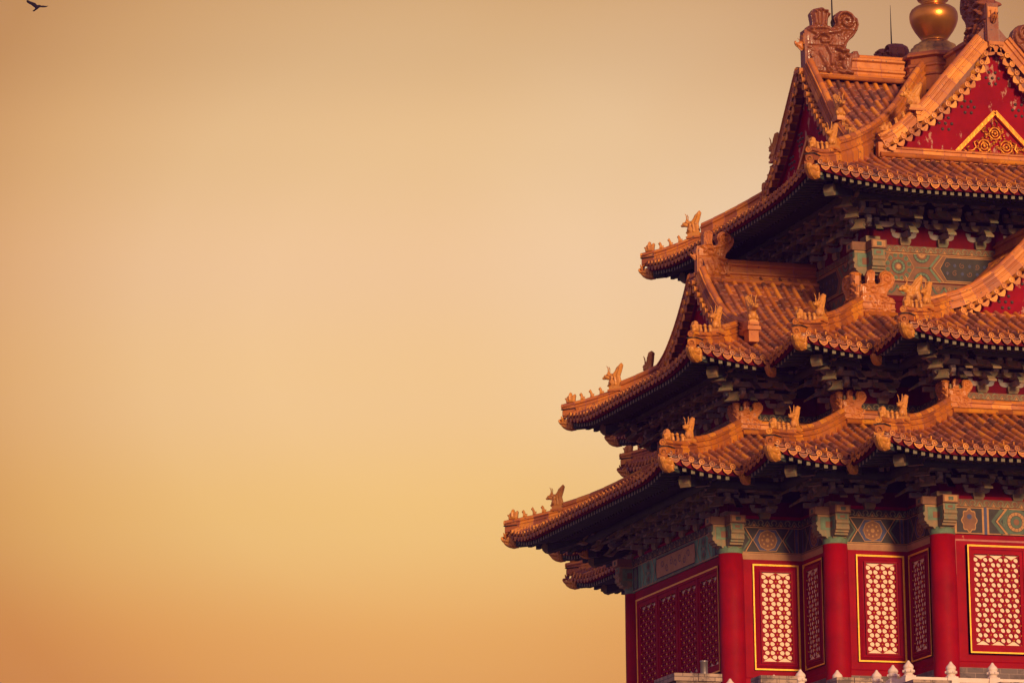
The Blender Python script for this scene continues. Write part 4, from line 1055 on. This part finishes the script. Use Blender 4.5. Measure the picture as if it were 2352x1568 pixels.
# beam ends (carved noses) at the convex corners
NOSE = [(0, 2.75), (.40, 2.75), (.40, 2.62), (.425, 2.60), (.43, 2.56), (.40, 2.53), (.40, 2.51), (.415, 2.49), (.41, 2.44), (.37, 2.42), (.37, 2.39), (.33, 2.375), (.32, 2.34), (.24, 2.335), (.22, 2.30), (.12, 2.29), (0, 2.29)]
mb = MB()
mb.prism(NOSE, lambda a, b: (a, .135, b), lambda a, b: (a, -.135, b), 'bracket_l'); mb.box(-.12, .45, -.16, .16, 2.75, 2.90, 'pochre')
[mb.box(.05, .34, s_ * .136, s_ * .141, 2.46, 2.70, 'pteal') or mb.box(.12, .24, s_ * .1415, s_ * .144, 2.50, 2.62, 'pochre') or mb.box(.0, .40, s_ * .136, s_ * .142, 2.715, 2.735, 'pgold') for s_ in (-1, 1)]; mb.box(.401, .407, -.10, .10, 2.63, 2.73, 'pteal'); mb.box(.4075, .411, -.05, .05, 2.655, 2.705, 'pochre')
mb.box(.4505, .455, -.13, .13, 2.77, 2.885, 'pgold'); mb.box(.4555, .459, -.05, .05, 2.79, 2.86, 'pgreen')
me_nose = proto(mb, 'beam_end')
def noses(x, y, sx, sy, dz, sc=1.0):
    inst(me_nose, 'beam_end', tower, (x, y, dz), (0, 0, 0 if sx > 0 else math.pi), (1, 1, sc)); inst(me_nose, 'beam_end', tower, (x, y, dz + .001), (0, 0, math.pi / 2 if sy > 0 else -math.pi / 2), (1, 1, sc))
for (x0, sx, y0, sy, kd) in corner_list(1):
    if sx > 0 and sy > 0: continue
    noses(sx * (x0 - .1), sy * (y0 - .1), sx, sy, 0)
for sx, sy in ((-1, -1), (-1, 1), (1, -1)): noses(sx * 2.70, sy * 2.70, sx, sy, 8.47 - 2.90 * 1.12, 1.12)

# ------------------------------------------------------------------ bracket sets
def gong(mb, xc, y, z, half, w=.045, h=.095, mat='bracket', ax=0):
    P = [(-half, h), (-half, h * .62), (-half * .93, h * .30), (-half * .80, h * .10), (-half * .62, 0), (half * .62, 0), (half * .80, h * .10), (half * .93, h * .30), (half, h * .62), (half, h)]
    if ax == 0: mb.prism(P, lambda a, b: (xc + a, y - w, z + b), lambda a, b: (xc + a, y + w, z + b), mat)
    else: mb.prism(P, lambda a, b: (y - w, xc + a, z + b), lambda a, b: (y + w, xc + a, z + b), mat)
def dou(mb, x, y, z, s=.052, h=.062, mat='bracket'):
    P = []
    for q, zz in ((.78, 0), (1, h * .45), (1, h)): P.append([(x - s * q, y - s * q, z + zz), (x + s * q, y - s * q, z + zz), (x + s * q, y + s * q, z + zz), (x - s * q, y + s * q, z + zz)])
    mb.grid(P, mat, False, .5, True); b = len(mb.v); mb.v.extend(P[2]); mb.face(range(b, b + 4), mat)
def ang_(mb, y0, z, L, w=.05, mat='bracket', D=(0, 1), tipmat=None, flare=1.5):
    """slanting beaked arm: runs outward along D"""
    st = [(0, .0, .11, 1.0), (.30, -.005, .105, 1.0), (.52, -.01, .085, 1.0), (.70, -.05, .02, 1.1), (.86, -.095, -.045, flare * .85), (1.0, -.135, -.098, flare)]
    n = Vector((-D[1], D[0])); rows = []
    for q, zl, zh, ww in st:
        c = Vector(D) * (y0 + L * q)
        rows.append([(c.x + n.x * s * w * ww, c.y + n.y * s * w * ww, z + hh) for s, hh in ((-1, zl), (1, zl), (1, zh), (-1, zh))])
    mb.grid(rows[:4], mat, False, .5, True); b = mb.grid(rows[3:], tipmat or mat, False, .5, True)
    b = len(mb.v); mb.v.extend(rows[-1]); mb.face(range(b, b + 4), tipmat or mat)
STEP = (.0, .21, .42, .62)
def bracket_proto():
    mb = MB(); dou(mb, 0, 0, 0, .115, .13, 'bracket_l')
    zl = .13; dz = .185
    for k in range(3):
        z = zl + dz * k
        gong(mb, 0, 0, z, .26 + .10 * (k % 2)); 
        for s in (-1, 1): dou(mb, s * (.235 + .10 * (k % 2)), 0, z + .095)
    for k in range(1, 4):
        y = STEP[k]; z = zl + dz * k - .03
        gong(mb, 0, y, z, .26, .045, .105, 'bracket_l'); 
        for s in (-1, 1): dou(mb, s * .215, y, z + .10, mat='bracket')
        if k < 3:
            gong(mb, 0, y, z + dz, .34, .045, .10, 'bracket_l' if k == 1 else 'bracket')
            for s in (-1, 1): dou(mb, s * .30, y, z + dz + .10)
    mb.box(-.045, .045, -.05, .30, zl, zl + .09, 'bracket')
    ang_(mb, .05, zl + dz * .75, .52, w=.058, tipmat='bracket_l'); ang_(mb, .20, zl + dz * 1.85, .60, w=.058, tipmat='bracket_l')
    mb.box(-.045, .045, .0, .74, zl + dz * 2.75, zl + dz * 2.75 + .12, 'bracket')
    return mb
def corner_proto():
    mb = MB(); dou(mb, 0, 0, 0, .15, .13, 'bracket_l'); zl = .13; dz = .185
    for k in range(1, 4):
        y = STEP[k]; z = zl + dz * k - .03
        for ax in (0, 1):
            P0, P1 = -.42, y + .30
            gong(mb, (P0 + P1) / 2, y, z, (P1 - P0) / 2, .045, .10, 'bracket_l' if k == 3 else 'bracket', ax)
            for q in (-.36, -.05, y + .22): dou(mb, q if ax == 0 else y, y if ax == 0 else q, z + .10, mat='bracket')
    for k, (y0, L, zz) in enumerate(((.10, .42, .72), (.24, .52, 1.75), (.42, .50, 2.75))):
        for D in ((0, 1), (1, 0)): ang_(mb, y0, zl + dz * zz + .02, L, tipmat='bracket_l')
        dg = (.7071, .7071); ang_(mb, y0 * 1.2, zl + dz * zz + .03, L * 1.25, w=.085, D=dg, tipmat='bracket_l', flare=1.5)
        r0 = (.52, .82, 1.12)[k]; zb_ = (.17, .32, .47)[k]; n2 = Vector((-.7071, .7071)); rows = []
        for hq, ro, wq, tq in ((.20, -.05, .105, .07), (.165, -.045, .105, .07), (.16, -.03, .085, .06), (.10, .0, .085, .06), (.05, .04, .105, .06), (0, .11, .145, .05)):
            c_ = Vector(dg) * (r0 + ro); rows.append([(c_.x + n2.x * wq * a_ + dg[0] * tq * b_, c_.y + n2.y * wq * a_ + dg[1] * tq * b_, zb_ + hq) for a_, b_ in ((-1, -1), (1, -1), (1, 1), (-1, 1))])
        mb.grid(rows, 'bracket_l', False, .5, True); b4 = len(mb.v); mb.v.extend(rows[-1]); mb.face(range(b4, b4 + 4), 'bracket')
    for D in ((0, 1), (1, 0)): mb.box(*((-.045, .045, .0, .74) if D[1] else (.0, .74, -.045, .045)), zl + dz * 2.75, zl + dz * 2.75 + .12, 'bracket')
    return mb
me_b = proto(bracket_proto(), 'bracket_set'); me_c = proto(corner_proto(), 'corner_bracket_set')
ROTS = {'S': math.pi, 'W': math.pi / 2}
BH = {1: (2.885, .97, 0), 2: (5.065, .97, -.60), 3: (8.46, 1.12, -.02)}
nb = 0
for t in (1, 2, 3):
    z0, zs, off = BH[t]
    for side in 'SW':
        T = SIDE[side]; Hl, Hr, Hp = SIDEH[side]
        faces = [(A_, -A_, A_, 6)] if t == 3 else [(Hp, -A_, A_, 6), (C_, -C_, -A_, 1), (A_, -Hl, -C_, 1), (C_, A_, C_, 1), (A_, C_, Hr, 3)]
        for i, (v, u0, u1, n) in enumerate(faces):
            w0, w1 = u0, u1
            if t == 2:
                if (u0 == -A_ and i == 0): w0, w1 = u0 + .6, u1 - .6
                elif i in (1, 2): w0, w1 = u0 + .6, u1 + .6
                else: w0, w1 = u0 - .6, u1 - .6
            for k in range(n):
                u = w0 + (w1 - w0) * (k + 1) / (n + 1)
                if n == 1: u = (w0 + w1) / 2 + (.08 if i in (3, 4) else -.08) * 0
                inst(me_b, 'bracket_set', tower, T(u, v + off - .05, z0), (0, 0, ROTS[side]), (1, 1.0, zs)); nb += 1
    for (x0, sx, y0, sy, kd) in corner_list(t):
        if sx > 0 and sy > 0: continue
        rz = {(-1, -1): math.pi, (-1, 1): math.pi / 2, (1, -1): -math.pi / 2}[(sx, sy)]
        inst(me_c, 'corner_bracket_set', tower, (sx * (x0 + off - .10), sy * (y0 + off - .10), z0), (0, 0, rz), (1, 1, zs)); nb += 1

# ------------------------------------------------------------------ windows
def lattice_mesh(cols, rows_, dx, dy, hole, depth=.035, petals=False):
    mb = MB(); N = 12
    for i in range(cols):
        for j in range(-1, rows_ + 1):
            for kind in (0, 1):
                e = (i % 2) * .5; g = ((i + 1) % 2) * .5
                if kind == 0: tri = [(i * dx, (j + e) * dy), ((i + 1) * dx, (j + .5 + (e if e == 0 else 0) + (0 if e == 0 else 0)) * dy if e == 0 else (j + 1) * dy), (i * dx, (j + 1 + e) * dy)]
                else:
                    tri = [((i + 1) * dx, (j + g) * dy), ((i + 1) * dx, (j + 1 + g) * dy), (i * dx, (j + .5) * dy if g == 0 else (j + 1) * dy)]
                cx = sum(p[0] for p in tri) / 3; cz = sum(p[1] for p in tri) / 3
                if cz < .02 or cz > rows_ * dy - .02: continue
                tri = [(a, max(0, min(rows_ * dy, b))) for a, b in tri]
                out = []; inn = []
                for k in range(3):
                    for q in range(4):
                        a = Vector(tri[k]).lerp(Vector(tri[(k + 1) % 3]), q / 4); out.append(a)
                c = Vector((cx, cz)); apex = Vector(tri[1] if kind == 0 else tri[2])
                for a in out:
                    d = (a - c); l = d.length; d.normalize()
                    al = max(0, d.dot((apex - c).normalized()))
                    r = hole * (1.0 + .22 * al ** 8)
                    inn.append(c + d * min(r, l * .93))
                F = [(p.x, depth, p.y) for p in out]; I = [(p.x, depth + .004, p.y) for p in inn]; Bk = [(p.x, .004, p.y) for p in inn]
                mb.grid([F, I, Bk], 'redframe', False, .5, True)
    for i in range(cols + 1):
        for j in range(rows_ + 1):
            z = (j + (i % 2) * .5) * dy
            if z > rows_ * dy + .001: continue
            r = .0155
            mb.grid([[(i * dx + q * math.cos(a), depth + h, z + q * math.sin(a)) for a in [math.pi / 3 * w for w in range(6)]] for q, h in ((r, 0), (r * .8, .012), (.001, .017))], 'gold', True, .5, True)
    return mb
lat_n = proto(lattice_mesh(4, 10, .152, .172, .0445, depth=.012), 'lattice'); lat_w = proto(lattice_mesh(6, 9, .155, .190, .046, depth=.03), 'lattice')
def window(side, v, u0, u1, z0, z1, leaves, narrow, label=None):
    T = SIDE[side]; rz = ROTS[side]; w = .029
    mb = MB()   # recessed joinery board is the window itself
    mb.box(u0 + w, u1 - w, v - .01, v + .012, z0 + w, z1 - w, 'redframe', T=T)
    if narrow:   # bevelled surround
        a0, a1, b0, b1 = u0 + .04, u1 - .04, z0 + .04, z1 - .04; c0, c1, d0, d1 = u0 + .13, u1 - .13, z0 + .14, z1 - .15
        for (p, q_, r_, s_) in (((a0, b0), (a1, b0), (c1, d0), (c0, d0)), ((a0, b1), (a1, b1), (c1, d1), (c0, d1)), ((a0, b0), (a0, b1), (c0, d1), (c0, d0)), ((a1, b0), (a1, b1), (c1, d1), (c1, d0))):
            m1 = tuple((x + y) / 2 for x, y in zip(p, s_)); m2 = tuple((x + y) / 2 for x, y in zip(q_, r_))
            mb.grid([[T(x[0], v + .014, x[1]) for x in (p, q_)], [T(x[0], v + .060, x[1]) for x in (m1, m2)], [T(x[0], v + .030, x[1]) for x in (s_, r_)], [T(x[0], v + .012, x[1]) for x in (s_, r_)]], 'redframe', False)
    o = mb.build('lattice_window', tower, label=label)
    g = MB()
    for k, (wd, dp) in enumerate(((w, .035 if narrow else .095), (w * .45, .045 if narrow else .105))):
        g.box(u0, u0 + wd, v - .01, v + dp, z0, z1, 'gold', T=T); g.box(u1 - wd, u1, v - .01, v + dp, z0, z1, 'gold', T=T)
        g.box(u0 + wd, u1 - wd, v - .01, v + dp - .001, z0, z0 + wd, 'gold', T=T); g.box(u0 + wd, u1 - wd, v - .01, v + dp - .001, z1 - wd, z1, 'gold', T=T)
    g.build('gold_border', o)
    lw = (u1 - u0 - 2 * w) / leaves
    for k in range(leaves):
        la = u0 + w + lw * k; lb = la + lw
        me = lat_n if narrow else lat_w; cw, ch = (.608, 1.72) if narrow else (.93, 1.71)
        uc = (la + lb) / 2; za = z0 + (.165 if narrow else .16); sx = 1.0
        if narrow: sx = min(1.0, (lw - .26) / cw)
        pm = MB(); pm.box(uc - cw * sx / 2 - .005, uc + cw * sx / 2 + .005, v + .0125, v + .016, za - .005, za + ch + .005, 'pane', T=T); pm.build('pane', o)
        # lattice local: x right, y outward, z up ; outward = +y rotated to side
        if side == 'S': loc = T(uc + cw * sx / 2, v + .016, za)
        else: loc = T(uc - cw * sx / 2, v + .016, za) if False else T(uc - cw * sx / 2, v + .016, za)
        l = inst(me, 'lattice', o, loc, (0, 0, rz), (sx, 1, 1))
        if not narrow or True:
            s = MB(); e1 = .045 if not narrow else .02
            aa, bb2 = uc - cw * sx / 2, uc + cw * sx / 2; top = za + ch
            fw = .075 if not narrow else .035; dp = v + (.075 if not narrow else .058)
            xa, xb, zA, zB = (la + .004, lb - .004, z0 + w + .004, z1 - w - .004) if not narrow else (aa - fw, bb2 + fw, za - fw, top + fw)
            s.box(xa, aa, v + .013, dp, zA, zB, 'redframe', T=T); s.box(bb2, xb, v + .013, dp, zA, zB, 'redframe', T=T)
            s.box(aa, bb2, v + .013, dp - .001, zA, za, 'redframe', T=T); s.box(aa, bb2, v + .013, dp - .001, top, zB, 'redframe', T=T)
            if not narrow:
                s.box(xa, xa + .035, v + .07, dp + .02, zA, zB, 'redframe', T=T); s.box(xb - .035, xb, v + .07, dp + .02, zA, zB, 'redframe', T=T); s.box(xa + .035, xb - .035, v + .07, dp + .019, zB - .05, zB, 'redframe', T=T)
            if not narrow: s.slots = ['red']
            s.build('sash_frame', o)
ZB, ZT = -.03, 2.01
for side in 'SW':
    Hl, Hr, Hp = SIDEH[side]
    window(side, Hp, -2.31 if side == 'S' else -2.52, 2.31 if side == 'S' else 2.20, ZB, ZT, 4, False)
    if side == 'S':
        window(side, A_, -H_ + .49, -C_ - .10, ZB, ZT, 1, True); window(side, C_, -C_ + .46, -A_ - .10, ZB, ZT, 1, True); window(side, C_, A_ + .10, C_ - .46, ZB, ZT, 1, True)
    else:
        window(side, A_, -H_ + .46, -C_ - .10, ZB, ZT, 1, True); window(side, C_, -C_ + .46, -A_ - .10, ZB, ZT, 1, True); window(side, C_, A_ + .10, C_ - .46, ZB, ZT, 1, True)
# faded line of old paint round the wide front window
mb = MB(); T = SIDE['S']; v = H_ + .003
mb.box(-2.53, 2.53, v, v + .002, 2.09, 2.125, 'mortar', T=T); mb.box(-2.53, -2.50, v, v + .002, 1.45, 2.09, 'mortar', T=T)
mb.build('faded_paint_line', tower)

# ------------------------------------------------------------------ terrace, balustrade, parapet
def poly_prism(P, z0, z1, mat, name, **k):
    mb = MB(); mb.prism(P, lambda a, b: (a, b, z0), lambda a, b: (a, b, z1), mat); return mb.build(name, **k)
tp = ring_path(0, 2.25, 0)
mb = MB(); mb.prism(tp, lambda a, b: (a, b, -2.6), lambda a, b: (a, b, -1.62), 'paving'); mb.build('stone_terrace', tower)

bal = empty('stone_balustrade', (-4.43, -8.0, -1.6), 'white marble balustrade with rounded post heads along the terrace in front of the red walls', 'balustrade')
mb = MB()
prof = [(.098, 0), (.098, .02), (.075, .03), (.072, .045), (.098, .06), (.108, .085), (.100, .11), (.085, .12), (.082, .13), (.092, .145), (.094, .17), (.08, .20), (.055, .225), (.038, .245), (.02, .275), (.012, .283)]
mb.lathe(prof, 'marble', n=16)
for a in range(8):
    t = math.pi / 4 * a; mb.tube([(.104 * math.cos(t), .104 * math.sin(t), .07), (.106 * math.cos(t), .106 * math.sin(t), .105)], .016, 'marble', 5)
P = [(.115, -.90), (.115, -.06), (.10, -.02), (.10, .002)]
mb.grid([[(sx * r, sy * r, z) for sx, sy in ((-1, -1), (1, -1), (1, 1), (-1, 1))] for r, z in P], 'marble', False, .5, True)
post = mb.build('baluster_post', bal)
def local(o, p): return Vector(p) - Vector((-4.43, -8.0, -1.6))
posts = [(-4.43, -8.0), (-3.60, -8.0), (-2.78, -8.0), (-1.95, -8.0), (-1.12, -8.0), (-.30, -8.0), (-4.46, -7.35), (-4.48, -6.62), (-5.19, -6.46), (-5.90, -6.42), (-6.10, -5.6), (-6.70, -4.9)]
zt = -.49
for i, (x, y) in enumerate(posts):
    if i == 0: post.location = local(None, (x, y, zt - .283))
    else: copy_to(post, bal, local(None, (x, y, zt - .283)))
rails = [(0, 1), (1, 2), (2, 3), (3, 4), (4, 5), (0, 6), (6, 7), (7, 8), (8, 9), (9, 10), (10, 11)]
for a, b in rails:
    p = Vector((*posts[a], 0)); q = Vector((*posts[b], 0)); d = (q - p).normalized(); n_ = Vector((-d.y, d.x, 0)); mb = MB()
    p2 = p + d * .10; q2 = q - d * .10
    for z0, z1, w in ((-.875, -.79, .075), (-.90, -.875, .05), (-1.0, -.90, .035), (-1.60, -1.0, .06)):
        pts = [s + n_ * (k * w) + Vector((0, 0, z)) - Vector((-4.43, -8.0, -1.6)) for s in (p2, q2) for k in (-1, 1) for z in (z0, z1)]
        mb.add(pts, [(0, 1, 3, 2), (4, 6, 7, 5), (0, 4, 5, 1), (2, 3, 7, 6), (0, 2, 6, 4), (1, 5, 7, 3)], 'marble')
    mb.build('railing_panel', bal)

wall = empty('fortress_wall', (-10, -11, -2.2), 'weathered brick fortress wall whose crenellated top shows below the red tower', 'wall')
def wl(mb, name, **k):
    o = mb.build(name, wall, **k); o.location = Vector(o.location) - wall.location; return o
mb = MB(); mb.box(-13.0, 30, -11.35, -10.9, -12.4, -1.95, 'brick'); mb.box(-13.0, -12.55, -10.9, 30, -12.4, -1.95, 'brick'); mb.box(-12.55, 30, -10.9, 30, -12.4, -2.6, 'paving')
wl(mb, 'wall_body')
for k, (x0, x1, yd) in enumerate(((-9.99, -9.18, 1.0), (-8.42, -7.80, .45), (-7.02, -6.42, .45), (-5.60, -4.92, .45), (-3.95, -3.2, .45), (-2.4, -1.7, .45))):
    mb = MB(); y0 = -11.0 if yd > .5 else -11.0
    zt_ = -1.235
    for i in range(5):     # courses with slight offsets
        z1 = zt_ - i * .145; z0 = z1 - .14; j = .012 * ((i * 7 + k * 3) % 3 - 1)
        ov = .03 if i == 0 else 0
        # each course broken into bricks
        n = 3 if i % 2 else 2; xs = [x0 - ov + j + (x1 - x0 + 2 * ov) * q / n for q in range(n + 1)]
        for q in range(n):
            e = random.uniform(-.008, .008); mb.box(xs[q] + .004, xs[q + 1] - .004, y0 + e - ov, y0 + yd, z0 + .004, z1 - .003 + random.uniform(-.006, .0), 'brick')
    mb.box(x0 + .02, x1 - .02, y0 + .02, y0 + yd - .02, -2.0, zt_ - .02, 'brick')
    wl(mb, 'merlon')
pipe = MB(); pipe.lathe([(.067, 0), (.067, .02), (.064, .03), (.064, .40), (.070, .405), (.070, .425), (.0, .43)], 'metal', n=20)
pp = pipe.build('metal_flue_pipe', loc=(-9.33, -10.62, -1.39)); pp['label'] = 'short brushed steel pipe standing upright on the leftmost brick merlon'; pp['category'] = 'pipe'
pp.location = (-9.33, -10.60, -1.39 + .0)

# ------------------------------------------------------------------ bird
BIRD = [(825,10),(890,30),(930,60),(1110,140),(1165,210),(1205,205),(1240,196),(1268,205),(1240,232),(1340,208),(1440,214),(1510,200),(1470,232),(1440,255),(1340,272),(1270,272),(1230,290),(1180,345),(1130,370),(1085,405),(1050,410),(1015,390),(1075,345),(1120,300),(1060,265),(970,185),(910,150),(840,100),(820,60)]
D = 150.0
def px_dir(u, v): return CF + CR * ((u - 1176) / 10280.96) - CU * ((v - 784) / 10280.96)
bc = CP + px_dir(85 * 1.0, 15) * D
sc = D / 10280.96 * (300 / 2352) * (2352 / 4096)
mb = MB(); carve(mb, [((x - 1165) * sc, (250 - y) * sc) for x, y in BIRD], .022, .045, .004, .09, [([((1240 - 1165) * sc, (205 - 250) * -sc), ((1090 - 1165) * sc, (250 - 390) * sc)], .07, .05)], 'black',
                 T=lambda x, y, z: tuple(CR * x + Vector((0, 0, 1)) * z + CF.cross(Vector((0, 0, 0))) + Vector((CF.x, CF.y, 0)).normalized() * (y + abs(x) * .35)))
bd = mb.build('flying_bird', loc=bc); bd['label'] = 'dark bird flying with spread wings high in the hazy sky at upper left'; bd['category'] = 'bird'

# ------------------------------------------------------------------ ground
mb = MB(); mb.add([(-3000, -3000, -12.45), (3000, -3000, -12.45), (3000, 3000, -12.45), (-3000, 3000, -12.45)], [(0, 1, 2, 3)], 'ground')
g = mb.build('ground'); g['kind'] = 'structure'; g['label'] = 'dark bare ground around the fortress wall'
mb = MB(); mb.box(-70, 70, -70, -20, -12.44, -12.40, 'water'); g = mb.build('moat_water'); g['kind'] = 'structure'; g['label'] = 'still moat water in front of the fortress wall'
print('brackets', nb, 'objects', len(bpy.data.objects), 'polys', sum(len(o.data.polygons) for o in bpy.data.objects if o.type == 'MESH'))
# ------------------------------------------------------------------ evening haze, tinted violet to lift the dark shadows
hm, hnt, hb = new_mat('shadow_lift_haze'); hnt.nodes.remove(hb)
pv = hnt.nodes.new('ShaderNodeVolumePrincipled'); pv.inputs['Color'].default_value = (.27, .13, 1.0, 1); pv.inputs['Density'].default_value = .00032
pv.inputs['Anisotropy'].default_value = 0.0
hnt.links.new(pv.outputs[0], hnt.nodes['Material Output'].inputs['Volume']); M['haze'] = hm
mb = MB(); mb.box(-3010, 3010, -3010, 3010, -13.5, 40, 'haze'); g = mb.build('haze'); g['kind'] = 'stuff'; g['label'] = 'thin evening haze, tinted violet to lift the shadows around the tower'
